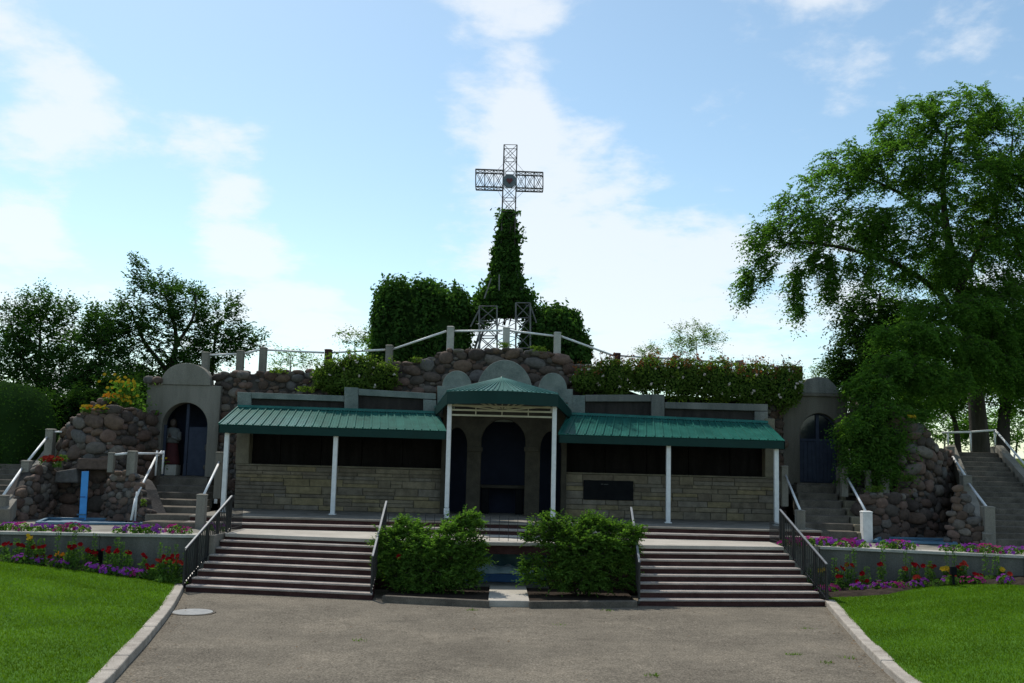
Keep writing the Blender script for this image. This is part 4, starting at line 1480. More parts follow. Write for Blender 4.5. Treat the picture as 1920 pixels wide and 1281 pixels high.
# large flat lintel stone over the basin, boulders on the niche shoulder
lin = MB().prism([P(143, 880, 30.0), P(203, 881, 30.0), P(201, 860, 30.0), P(145, 859, 30.0)], (0, 0.7, 0)).build('lintel_slab', 'fieldstone', None, bevel=0.04)
tag(lin, 'large flat pinkish stone slab above the blue board', 'stone slab')
lin2 = MB().prism([P(100, 905, 30.05), P(146, 906, 30.05), P(143, 878, 30.05), P(104, 884, 30.05)], (0, 0.7, 0)).build('lintel_slab', 'fieldstone', None, bevel=0.05)
tag(lin2, 'large dark flat stone slab beside the blue board top', 'stone slab')
for (px, py, w, Y, lab) in ((279, 713, 0.36, 32.9, 'reddish round boulder on the outer shoulder of the statue niche'), (294, 714, 0.36, 32.9, 'second round boulder on the statue niche shoulder beside the crest'),
                            (1608, 744, 0.3, 32.7, 'reddish round boulder on the wall beside the blue-doored niche')):
    p = P(px, py, Y)
    o = link('boulder', random.choice(STONES))
    o.location = p
    o.scale = (w / 2, w / 2, w * 0.42)
    o.rotation_euler = (0, 0, random.random() * 6)
    tag(o, lab, 'boulder')

# basins with blue painted rims, and the blue board
for pts, lab in (([(70, 978), (268, 980), (262, 972), (90, 970)], 'shallow blue painted basin below the dark rocks behind the blue board'),
                 ([(1640, 1013), (1792, 1018), (1785, 1010), (1650, 1006)], 'shallow blue painted basin below the tall wall under the elm')):
    q = [Gz(x, y, ZT + 0.06) for x, y in pts]
    t = thing('basin', ((q[0].x + q[1].x) / 2, q[0].y, ZT), lab, 'basin')
    for a, b in zip(q, q[1:] + q[:1]):
        MB().beam((a.x, a.y, ZT + 0.03), (b.x, b.y, ZT + 0.03), 0.10, 0.06).build('rim', 'blue_pool', t, bevel=0.01)
    MB().add([(p.x, p.y, ZT - 0.008) for p in q], [(0, 1, 2, 3)]).build('basin_floor', 'blue_pool', t)
bd = thing('blue_board', P(155, 976, 29.3), 'upright narrow bright blue board standing in the rock basin', 'board')
a, b = P(154.5, 977, 29.3), P(160, 884, 29.5)
MB().beam(a, b, 0.205, 0.03, (0, 1, 0)).build('board', 'blue_board', bd, bevel=0.006)
for yy in (932, 974):
    c = P(157 if yy < 950 else 154.6, yy, 29.27)
    MB().box(c.x - 0.09, c.x + 0.05, c.y - 0.03, c.y - 0.018, c.z - 0.016, c.z + 0.016).build('mark', 'mural_blue', bd)
c = P(154.5, 965, 29.27)
MB().box(c.x - 0.15, c.x + 0.10, c.y - 0.03, c.y - 0.01, c.z - 0.02, c.z + 0.02).build('bracket', 'blue_pool', bd)

# ================================================================== RAILINGS
def pipe_rail(label, px_pts, r=0.028, m='white_paint', posts=(), grp=None):
    """px_pts: (px, py, Y) along the pipe; posts: (px, py_top, py_bottom, Y)"""
    q = [P(*a) for a in px_pts]
    t = thing('pipe_handrail', q[0], label, 'handrail', grp)
    MB().path(q, r, 10).build('handrail', m, t, smooth=True)
    for px, y0, y1, Y in posts:
        a, b = P(px, y0, Y), P(px, y1, Y)
        MB().tube((b.x, b.y, a.z), b, r * 0.9, 8).build('post', m, t, smooth=True)
    return t


def concrete_post(label, px, yt, yb, Y, w, m='concrete', grp='concrete rail posts', zb=None):
    a, b = P(px, yt, Y), P(px, yb, Y)
    z0 = b.z if zb is None else zb
    t = thing('concrete_post', (b.x, Y, z0), label, 'post', grp)
    MB().prism([(b.x - w / 2, Y - w / 2, z0), (b.x + w / 2, Y - w / 2, z0), (b.x + w / 2, Y + w / 2, z0), (b.x - w / 2, Y + w / 2, z0)],
               (0, 0, a.z - z0 - 0.05)).build('shaft', m, t, bevel=0.018)
    vs = [(b.x + i * w / 2 * k, Y + j * w / 2 * k, a.z - 0.05 + 0.0005 + h) for k, h in ((1.04, 0.0), (1.04, 0.03), (0.7, 0.05)) for i, j in ((-1, -1), (1, -1), (1, 1), (-1, 1))]
    fs = [(3, 2, 1, 0), (8, 9, 10, 11)] + [(l * 4 + i, l * 4 + (i + 1) % 4, l * 4 + 4 + (i + 1) % 4, l * 4 + 4 + i) for l in (0, 1) for i in range(4)]
    MB().add(vs, fs).build('cap', m, t)
    return t


# posts and white pipe round the crown of the shrine
TOPP = [(383, 660, 720, 34.0, 'concrete'), (448, 657, 719, 34.0, 'concrete'), (491, 651, 714, 33.9, 'concrete'), (613.5, 655, 714, 33.7, 'riser_red'), (728, 647, 712, 33.5, 'concrete'),
        (843, 612, 682, 33.3, 'concrete_pale'), (948, 614, 684, 33.2, 'concrete_pale'), (1044, 623, 690, 33.3, 'concrete_pale'), (1156, 662, 714, 33.6, 'riser_red'), (1267, 667, 712, 33.8, 'concrete'),
        (1386, 676, 722, 33.9, 'concrete'), (1497.5, 687, 734, 34.0, 'riser_red')]
TLAB = ['weathered concrete post behind the statue niche crest', 'concrete post second along from the statue niche crest', 'concrete post third along from the statue niche crest',
        'reddish concrete post half hidden by the smaller rose bush', 'concrete post at the foot of the sloping pipe beside the big ivy mound', 'pale concrete post before the big ivy mound, top of the sloping pipe',
        'pale concrete post standing right before the lattice cross', 'pale concrete post before the smaller ivy mound', 'low reddish post at the start of the rose hedge',
        'low post showing just above the rose hedge below the pale tree', 'low post showing above the far half of the rose hedge', 'reddish post at the end of the rose hedge by the blue-doored niche']
for (px, yt, yb, Y, m), lab in zip(TOPP, TLAB):
    concrete_post(lab, px, yt, yb, Y, 0.235, m, 'posts round the crown of the shrine')
PLAB = ['white pipe just behind the statue niche crest', 'short rising white pipe second from the statue niche crest', 'long level white pipe before the pale saplings',
        'white pipe half hidden by the smaller rose bush', 'sloping white pipe rising before the big ivy mound', 'level white pipe before the gap between big ivy mound and lattice cross',
        'white pipe from the cross post to the smaller ivy mound', 'sloping white pipe falling from the smaller ivy mound to the rose hedge', 'white pipe over the near end of the rose hedge',
        'white pipe over the middle of the rose hedge', 'white pipe over the far end of the rose hedge']
RAILY = [666, 664, 656, 661.5, 656, 621, 620, 630, 667, 673, 682, 692]
for i in range(len(TOPP) - 1):
    a, b = TOPP[i], TOPP[i + 1]
    yl = RAILY[i]
    yr = RAILY[i + 1]
    if i == 4:
        yl = 656
    pipe_rail(PLAB[i], [(a[0] + 6, yl, a[3]), (b[0] - 6, yr, b[3])], 0.035, grp='white pipes round the crown of the shrine')

# statue niche steps: concrete posts and pipes
concrete_post('short concrete post on the cobbles farthest from the statue niche steps', 207.5, 848, 886, 29.2, 0.17)
concrete_post('stout concrete post on the cobbles beside the statue niche steps', 246, 845, 892, 29.2, 0.24)
concrete_post('concrete post at the foot of the statue niche steps', 376, 926, 982, 27.3, 0.24, zb=ZT - 0.1)
concrete_post('tall concrete post beside the porch end and statue niche steps', 408, 847, 935, 30.2, 0.22)
pipe_rail('white pipe frame and sloping handrail by the cobbles of the statue niche steps',
          [(246, 976, 28.0), (254, 935, 28.1), (292, 858, 30.8), (304, 846, 30.85)], 0.034,
          posts=[(291.5, 845, 892, 30.8), (304, 845, 889, 30.85), (253, 922, 977, 28.1)])
pipe_rail('level white pipe between the two posts above the cobbles', [(212, 853, 29.2), (242, 850, 29.2), (306, 851, 30.85)], 0.034)
pipe_rail('white sloping pipe on the porch side of the statue niche steps', [(382, 928, 27.35), (411, 867, 30.1)], 0.034)
# blue-doored niche steps
concrete_post('concrete post at the foot of the blue-doored niche steps near the porch', 1500.5, 956, 1010, 28.5, 0.24, zb=ZT - 0.1)
concrete_post('concrete post halfway up beside the porch end post', 1471, 873, 950, 31.2, 0.20)
concrete_post('white painted post at the foot of the blue-doored niche steps', 1625, 958, 1018, 28.5, 0.27, 'white_post', zb=ZT - 0.1)
concrete_post('concrete post at the head of the white pipe by the overhanging leaves', 1583, 875, 932, 31.2, 0.20)
concrete_post('thin concrete post just behind the pipe head by the blue doors', 1573, 876, 930, 31.9, 0.14)
concrete_post('leaning stub post on the ledge under the elm leaves', 1628, 882, 928, 31.0, 0.17)
concrete_post('second stub post on the ledge under the elm leaves', 1660, 890, 928, 30.8, 0.20)
pipe_rail('white sloping pipe on the porch side of the blue-doored niche steps', [(1473, 892, 31.1), (1500, 956, 28.55)], 0.034)
pipe_rail('white sloping pipe ending at the white painted post', [(1588, 895, 31.1), (1622, 957, 28.55)], 0.036)
pipe_rail('thin bent white pipe among the elm leaves', [(1590, 808, 31.4), (1592, 835, 31.4), (1596, 882, 31.2), (1624, 883, 31.0)], 0.018)
# stepped stone blocks beside those steps
for k in range(6):
    p = P(1580 + 6.0 * k, 925 + 15 * k, 31.6 - 0.6 * k)
    o = MB().box(p.x - 0.04, p.x + 0.34, p.y - 0.05, p.y + 0.62, p.z - 0.26, p.z + 0.02).build('edge_block', 'tan_plaster', None, bevel=0.03)
    tag(o, 'stepped stone edging block beside the niche steps, number %s up from the white post' % ['six', 'five', 'four', 'three', 'two', 'one'][k], 'block', 'stepped edging blocks')
wall_px('low dark fieldstone ledge carrying the two stub posts', [(1608, 926, 1012, 30.0), (1640, 928, 1013, 29.7), (1670, 930, 1013, 29.8), (1700, 930, 1013, 30.2)], batter=0.03, sizes=(0.16, 0.13, 0.10, 0.08, 0.055), thick=1.6)

# outer stairs: stringers, posts, pipes
def stringer(label, p0, p1, w, h, m='concrete'):
    o = MB().beam(p0, p1, w, h).build('stair_stringer', m, None, bevel=0.02)
    tag(o, label, 'stair stringer')


stringer('sloping concrete stringer between the elm stairs and the tall dark wall', RA0 + Vector((-0.14, 0, 0.08)), RA1 + Vector((-0.14, 0, 0.02)), 0.24, 0.5)
stringer('sloping concrete stringer on the outer side of the elm stairs', RB0 + Vector((0.14, 0, 0.10)), RB1 + Vector((0.14, 0, 0.05)), 0.26, 0.5)
stringer('sloping concrete stringer between the hedge stairs and the cobble flank', LA0 + Vector((0.14, 0, 0.12)), LA1 + Vector((0.14, 0, 0.05)), 0.26, 0.5)
concrete_post('dark concrete post at the head of the elm stairs', 1781.5, 837, 884, 33.6, 0.25)
concrete_post('concrete post halfway up the elm stairs', 1812.5, 891, 955, 31.0, 0.28)
concrete_post('thick concrete post at the foot of the elm stairs', 1853.5, 949, 1022, 28.4, 0.30, zb=ZT - 0.1)
pipe_rail('white pipe on the upper half of the elm stairs', [(1782, 850, 33.6), (1809, 891, 31.1)], 0.036)
pipe_rail('white pipe on the lower half of the elm stairs', [(1815, 905, 31.0), (1850, 951, 28.5)], 0.036)
pipe_rail('white pipe railing round the head of the elm stairs and down their outer side', [(1766, 811.5, 34.9), (1820, 810, 34.9), (1866, 806.5, 34.9), (1924, 874, 32.6), (1960, 915, 31.0)], 0.034,
          posts=[(1778, 811.5, 838, 34.9), (1820.5, 810, 846, 34.9), (1866, 807, 838, 34.9), (1903, 852, 884, 33.4)])
concrete_post('low concrete stub where the pipe turns at the elm stair head', 1869, 837, 852, 34.6, 0.30)
concrete_post('low concrete stub on the outer stringer of the elm stairs', 1904.5, 880, 897, 33.2, 0.32)
concrete_post('concrete post beside the clipped hedge at the head of the stairs', 91, 804, 868, 31.6, 0.25)
concrete_post('concrete post midway on the stairs by the clipped hedge', 45, 863, 935, 29.6, 0.24)
concrete_post('concrete post cut by the picture edge at the foot of the hedge stairs', 3, 928, 985, 27.8, 0.22)
pipe_rail('white pipe on the upper part of the hedge stairs', [(90, 818, 31.6), (53, 864, 29.7)], 0.036)
pipe_rail('white pipe on the lower part of the hedge stairs', [(43, 876, 29.6), (4, 932, 27.9)], 0.036)
pipe_rail('short level white pipe between hedge stair post and boulder wall', [(98, 810, 31.6), (116, 810, 31.5)], 0.03)


# wrought-iron stair railings
def iron_rail(label, A, B, h0, n, grp='black iron stair railings', r=0.011, tail=None):
    """A bottom, B top (points on the tread line); pale worn handrail, iron balusters"""
    t = thing('iron_railing', A, label, 'railing', grp)
    up = Vector((0, 0, 1))
    MB().beam(A + up * h0, B + up * h0, 0.05, 0.03).build('handrail', 'iron_rail', t, bevel=0.006)
    MB().beam(A + up * (h0 - 0.05), B + up * (h0 - 0.05), 0.03, 0.02).build('upper_bar', 'iron', t)
    MB().beam(A + up * 0.10, B + up * 0.10, 0.03, 0.025).build('lower_bar', 'iron', t)
    for k in range(n + 1):
        p = A.lerp(B, k / n)
        post = k % 6 == 0 or k == n
        rr = 0.022 if post else r
        z0 = 0.0 if post else 0.10
        bl_o = MB().beam(p + up * z0, p + up * (h0 - 0.03), rr * 2, rr * 2, (0, 1, 0)).build('post' if post else 'baluster', 'iron', t)
        if not post and k % 2 == 0:
            MB().tube(p + up * (h0 * 0.5 - 0.05), p + up * (h0 * 0.5 + 0.05), 0.022, 8, 0.022).build('collar', 'iron', bl_o)
    return t


def on_tread(px, py, z):
    q = Gz(px, py, z)
    return q


iron_rail('black iron railing with pale handrail beside the bed of red flowers on the manhole side', Vector((-7.52, 23.75, 0.05)), Vector((-7.18, 26.2, 1.2)), 0.92, 26)
iron_rail('black iron railing seen edge-on beside the shrub on the manhole side', Vector((-3.05, 23.1, 0.05)), Vector((-3.05, 25.3, 1.2)), 0.92, 22)
iron_rail('black iron railing seen edge-on beside the shrub on the plaque side', Vector((3.04, 23.2, 0.05)), Vector((3.10, 25.35, 1.2)), 0.92, 22)
iron_rail('black iron railing with pale handrail beside the bed on the elm side', Vector((7.55, 23.9, 0.05)), Vector((7.10, 26.3, 1.2)), 0.92, 26)


def spear_fence(label, A, B, h, n, grp):
    t = thing('iron_fence', A, label, 'fence', grp)
    up = Vector((0, 0, 1))
    for z in (0.08, h - 0.16):
        MB().beam(A + up * z, B + up * z, 0.018, 0.018).build('rail', 'iron', t)
    for k in range(n + 1):
        p = A.lerp(B, k / n)
        MB().beam(p, p + up * (h - 0.05), 0.014, 0.014, (0, 1, 0)).tube(p + up * (h - 0.05), p + up * (h + 0.03), 0.016, 5, 0.001).build('picket', 'iron', t)
    return t


spear_fence('thin low iron picket fence along the landing between the two shrubs', Vector((-3.0, 25.42, ZT)), Vector((3.06, 25.50, ZT)), 0.62, 26, 'low iron picket fences')
spear_fence('short low iron picket fence at the landing end by the statue niche steps', Vector((-7.2, 26.25, ZT)), Vector((-7.2, 27.4, ZT)), 0.55, 10, 'low iron picket fences')
spear_fence('short low iron picket fence at the landing end by the blue-doored niche steps', Vector((7.12, 26.35, ZT)), Vector((7.12, 27.4, ZT)), 0.55, 10, 'low iron picket fences')
# small electrical box on the wall end
bx = P(405, 940, 30.6)
tag(MB().box(bx.x - 0.045, bx.x + 0.045, bx.y - 0.06, bx.y, bx.z - 0.07, bx.z + 0.07).build('outlet_box', 'white_post', None, bevel=0.01), 'small white outlet box at the porch end', 'outlet box')


# reclining draped figure in the recess under the landing
def recliner():
    base = Vector((-0.15, 25.95, 0.16))
    t = thing('reclining_statue', base, 'pale blue draped reclining figure in the recess under the landing', 'statue')
    MB().box(base.x - 0.95, base.x + 0.95, base.y - 0.30, base.y + 0.32, 0.161, 0.36).build('bier', 'mural_blue', t, bevel=0.02)
    nu, nv = 48, 20
    vs, fs = [], []
    for i in range(nu + 1):
        u = i / nu
        x = base.x - 0.85 + 1.7 * u
        # head left, chest, raised knees, feet right
        hgt = 0.10 + 0.13 * math.exp(-((u - 0.10) / 0.06) ** 2) + 0.17 * math.exp(-((u - 0.30) / 0.13) ** 2) + 0.10 * math.exp(-((u - 0.62) / 0.12) ** 2) + 0.09 * math.exp(-((u - 0.95) / 0.04) ** 2)
        for j in range(nv + 1):
            v = -1 + 2 * j / nv
            zz = hgt * math.sqrt(max(0, 1 - v * v)) + 0.018 * math.sin(u * 42 + v * 5) * (1 - v * v) + 0.012 * math.sin(v * 16 + u * 9)
            vs.append((x, base.y + v * (0.26 - 0.05 * u), 0.361 + max(0, zz)))
    fs = [(i * (nv + 1) + j, (i + 1) * (nv + 1) + j, (i + 1) * (nv + 1) + j + 1, i * (nv + 1) + j + 1) for i in range(nu) for j in range(nv)]
    MB().add(vs, fs).build('draped_body', 'mural_white', t, smooth=True)


recliner()

# manhole cover
mc = Gz(361, 1148, 0.01)
t = thing('manhole_cover', (mc.x, mc.y, 0), 'round pale manhole cover in the driveway beside the kerb', 'manhole cover')
mb = MB()
mb.tube((mc.x, mc.y, -0.05), (mc.x, mc.y, 0.022), 0.40, 32)
mb.build('lid', 'manhole', t, bevel=0.006)
mb = MB()
ring_o = [(mc.x + math.cos(2 * math.pi * i / 32) * 0.46, mc.y + math.sin(2 * math.pi * i / 32) * 0.46, 0.018) for i in range(32)]
ring_i = [(mc.x + math.cos(2 * math.pi * i / 32) * 0.41, mc.y + math.sin(2 * math.pi * i / 32) * 0.41, 0.018) for i in range(32)]
mb.add(ring_o + ring_i, [(i, (i + 1) % 32, (i + 1) % 32 + 32, i + 32) for i in range(32)]).build('frame_ring', 'old_step', t)

# ================================================================== LATTICE CROSS
YC = 37.0


def cross_tower():
    base = P(951, 655, YC)
    zb = hill_z(base.x, YC) - 0.1
    t = thing('lattice_cross', (base.x, YC, zb), 'tall steel lattice cross on a splayed tower with a grey medallion', 'cross')
    dY = 0.24

    def lat(name, corners0, corners1, n, r=0.023, rd=0.0115, m='steel'):
        """box truss between two squares of four corners"""
        for a, b in zip(corners0, corners1):
            MB().beam(a, b, r * 2, r * 2, (0, 1, 0.01)).build(name + '_chord', m, t)
        mb = MB()
        for k in range(n + 1):
            L0 = [a.lerp(b, k / n) for a, b in zip(corners0, corners1)]
            for i in range(4):
                mb.tube(L0[i], L0[(i + 1) % 4], rd * 1.2, 5)
            if k < n:
                L1 = [a.lerp(b, (k + 1) / n) for a, b in zip(corners0, corners1)]
                for i in range(4):
                    j = (i + 1) % 4
                    mb.tube(L0[i], L1[j], rd, 5)
                    mb.tube(L0[j], L1[i], rd, 5)
        mb.build(name + '_bracing', m, t)

    def sq(pl, pr, h):
        return [pl + Vector((0, -h, 0)), pr + Vector((0, -h, 0)), pr + Vector((0, h, 0)), pl + Vector((0, h, 0))]
    # mast
    lat('mast', sq(P(938.5, 500, YC), P(964, 500, YC), dY), sq(P(945.3, 275, YC), P(969.3, 275.5, YC), dY), 9)
    # arms
    for (x0, x1, ya, yb, yc, yd) in ((892, 943, 321, 353, 323, 354.5), (968.5, 1018, 325, 355.5, 327, 357)):
        a, b, c, d = P(x0, ya, YC), P(x0, yb, YC), P(x1, yc, YC), P(x1, yd, YC)
        lat('arm', [a + Vector((0, -dY, 0)), b + Vector((0, -dY, 0)), b + Vector((0, dY, 0)), a + Vector((0, dY, 0))],
            [c + Vector((0, -dY, 0)), d + Vector((0, -dY, 0)), d + Vector((0, dY, 0)), c + Vector((0, dY, 0))], 3)
    for x0, y0, x1, y1 in ((930, 322, 946, 305), (984, 324, 969, 306), (930, 353, 942, 372), (984, 357, 966, 374)):
        MB().tube(P(x0, y0, YC - dY), P(x1, y1, YC - dY), 0.006, 5).build('stay_wire', 'steel', t)
    # medallion
    c = P(955.3, 339, YC - dY - 0.06)
    mb = MB()
    oc = [(c.x + 0.28 * math.cos(R(22.5 + 45 * i)), c.y, c.z + 0.28 * math.sin(R(22.5 + 45 * i))) for i in range(8)]
    med = mb.prism(oc, (0, 0.05, 0)).build('medallion', 'medallion', t, bevel=0.01)
    hp = []
    for i in range(28):
        w = 2 * math.pi * i / 28
        hx, hz = 16 * math.sin(w) ** 3, 13 * math.cos(w) - 5 * math.cos(2 * w) - 2 * math.cos(3 * w) - math.cos(4 * w)
        hp.append((c.x + hx * 0.0075, c.y - 0.03, c.z + hz * 0.0075))
    MB().prism(hp, (0, 0.028, 0)).build('heart', 'heart_red', med)
    # splayed legs and the two boxed stages
    for sx in (-1, 1):
        for sy in (-1, 1):
            top = (P(938.5, 500, YC) if sx < 0 else P(964, 500, YC)) + Vector((0, sy * dY, 0))
            bot = Vector((base.x + sx * 1.35, YC + sy * 1.1, zb))
            MB().beam(top, bot, 0.06, 0.06).build('leg', 'steel_pale', t)
    for (xl, xr, yt, yb) in ((899, 932, 577, 660), (967, 994, 571, 655)):
        y0 = YC - 0.9
        lat('stage', sq(P(xl, yb, y0), P(xr, yb, y0), 0.35), sq(P(xl, yt, y0), P(xr, yt, y0), 0.35), 3, 0.028, 0.018, 'steel_pale')
    for (xa, ya, xb, yb) in ((899, 580, 882, 613), (994, 571, 1006, 606), (936, 515, 936, 545), (921, 522, 908, 560)):
        MB().beam(P(xa, ya, YC - 1.0), P(xb, yb, YC - 1.0), 0.05, 0.05).build('strut', 'steel_pale', t)
    mb = MB()
    for k in range(5):
        mb.tube(P(932, 580 + k * 15, YC - 0.6), P(967, 588 + k * 15, YC - 0.6), 0.014, 5)
        mb.tube(P(967, 575 + k * 15, YC - 0.6), P(932, 595 + k * 15, YC - 0.6), 0.014, 5)
    mb.build('cross_bracing', 'steel', t)
    return t


cross_tower()

# ================================================================== PLANTS
def leaf_mesh(name, verts, m, k=4):
    me = bpy.data.meshes.new(name)
    n = len(verts) // k
    me.vertices.add(len(verts))
    me.vertices.foreach_set('co', verts.astype(np.float32).ravel())
    me.loops.add(n * k)
    me.loops.foreach_set('vertex_index', np.arange(n * k, dtype=np.int32))
    me.polygons.add(n)
    me.polygons.foreach_set('loop_start', np.arange(0, n * k, k, dtype=np.int32))
    me.polygons.foreach_set('loop_total', np.full(n, k, dtype=np.int32))
    me.update(calc_edges=True)
    me.materials.append(MATS[m])
    return me


def petals(c, nrm, r, n=5):
    """open blossom of n petals as quads"""
    nrm = np.array(nrm, float)
    nrm /= np.linalg.norm(nrm)
    s = np.cross(nrm, [0.3, 0.2, 1.0])
    s /= np.linalg.norm(s)
    t = np.cross(nrm, s)
    out = []
    ph = rng.uniform(0, 6)
    for i in range(n):
        w = ph + 2 * math.pi * i / n
        d = s * math.cos(w) + t * math.sin(w)
        e = np.cross(nrm, d)
        out += [c, c + d * r * 0.65 + e * r * 0.42 + nrm * r * 0.25, c + d * r + nrm * r * 0.22, c + d * r * 0.65 - e * r * 0.42 + nrm * r * 0.25]
    return out


def bezier(a, b, c, n=5):
    return [a * (1 - t) ** 2 + b * 2 * t * (1 - t) + c * t * t for t in [i / n for i in range(n + 1)]]


def tree(name, label, limbs, blobs, ncl, nleaf, size, m, spread=0.42, trunk_m='bark', group=None, droop=0.0, flat=0.7, cat='tree', shell=0.5, upw=0.0):
    """limbs: [(points, r0, r1)] world; blobs: (px, py, Y, rx px, ry px, depth m, weight)"""
    base = limbs[0][0][0]
    t = thing(name, base, label, cat, group)
    nodes = []
    mb = MB()
    for pts, r0, r1 in limbs:
        q = smooth_poly(pts, 5)
        mb.sweep(q, r0, r1, 10)
        nodes += [np.array(p) for p in q[len(q) // 3:]]
    w = np.array([b[6] if len(b) > 6 else 1.0 for b in blobs], float)
    w = w * np.array([b[3] * b[4] for b in blobs])
    w /= w.sum()
    cs = []
    for k in rng.choice(len(blobs), size=ncl, p=w):
        px, py, Y, rx, ry, dp = blobs[k][:6]
        d = rng.normal(size=3)
        d /= np.linalg.norm(d)
        r = rng.uniform(0, 1) ** (1 / 3.0)
        r = shell * max(r, 0.8) + (1 - shell) * r
        c = np.array(P(px, py, Y))
        s = mpp(Y)
        cs.append(c + d * r * np.array([rx * s, dp, ry * s]))
    cs = np.array(cs)
    trunk = np.array(limbs[0][0][-1])
    order = np.argsort(np.linalg.norm(cs - trunk, axis=1))
    cs = cs[order]
    N = np.zeros((len(nodes) + ncl * 2, 3))
    N[:len(nodes)] = np.array(nodes)
    cnt = len(nodes)
    tw = MB()
    dirs = np.zeros((ncl, 3))
    for k, c in enumerate(cs):
        dd = np.linalg.norm(N[:cnt] - c, axis=1) + 0.25 * np.maximum(0, N[:cnt, 2] - c[2])
        p = N[int(np.argmin(dd))]
        mid = (p + c) / 2 + np.array([0, 0, 0.10 * np.linalg.norm(c - p)]) + rng.normal(size=3) * 0.05
        L = np.linalg.norm(c - p)
        r0 = min(0.03, 0.008 + 0.008 * L)
        tw.tube(p, mid, r0, 4, r0 * 0.75)
        tw.tube(mid, c, r0 * 0.75, 4, 0.004)
        dirs[k] = (c - p) / max(L, 1e-6)
        N[cnt] = mid
        N[cnt + 1] = c
        cnt += 2
    mb.build('trunk', trunk_m, t, smooth=True, fix=False)
    tag(tw.build('branches', trunk_m, t, fix=False), kind='stuff')
    # sprays: several arching twigs leave each branch end, leaves in two ranks along them
    ntw = 5
    per = max(4, nleaf // ntw)
    nt_ = ncl * ntw
    o = cs - np.array(limbs[0][0][len(limbs[0][0]) // 2])
    o[:, 2] *= 0.25
    o = unit(o)
    d = unit(np.repeat(dirs * 0.45 + o * 0.6, ntw, axis=0) + rng.normal(size=(nt_, 3)) * 0.5 + np.array([0, 0, upw - droop * 0.35]))
    L_ = spread * 2.0 * rng.uniform(0.55, 1.2, size=(nt_, 1))
    c0_ = np.repeat(cs, ntw, axis=0) + rng.normal(size=(nt_, 3)) * spread * 0.22 - d * L_ * 0.25
    u = np.tile((np.arange(per) + 0.5) / per, nt_)[:, None] + rng.normal(size=(nt_ * per, 1)) * 0.03
    D, LL = np.repeat(d, per, axis=0), np.repeat(L_, per, axis=0)
    pos = np.repeat(c0_, per, axis=0) + D * LL * u
    pos[:, 2:3] -= (0.15 + droop) * LL * u * u * 0.75
    T = D.copy()
    T[:, 2:3] -= (0.3 + 2 * droop) * u * 0.75
    T = unit(T)
    side = unit(np.cross(T, np.array([0.05, 0.02, 1.0])))
    alt = np.tile(np.where(np.arange(per) % 2 == 0, 1.0, -1.0), nt_)[:, None]
    ax = unit(side * alt + T * 0.75 + rng.normal(size=T.shape) * 0.35)
    nr_ = np.array([0, 0, 0.9]) + rng.normal(size=T.shape) * 0.42
    sz = size * (1.05 - 0.4 * u[:, 0])
    V = leaf_quads2(pos + ax * sz[:, None] * 0.45, ax, nr_, sz, 0.56)
    n = len(pos)
    quads_mesh('crown', V, n, m, t)
    return t


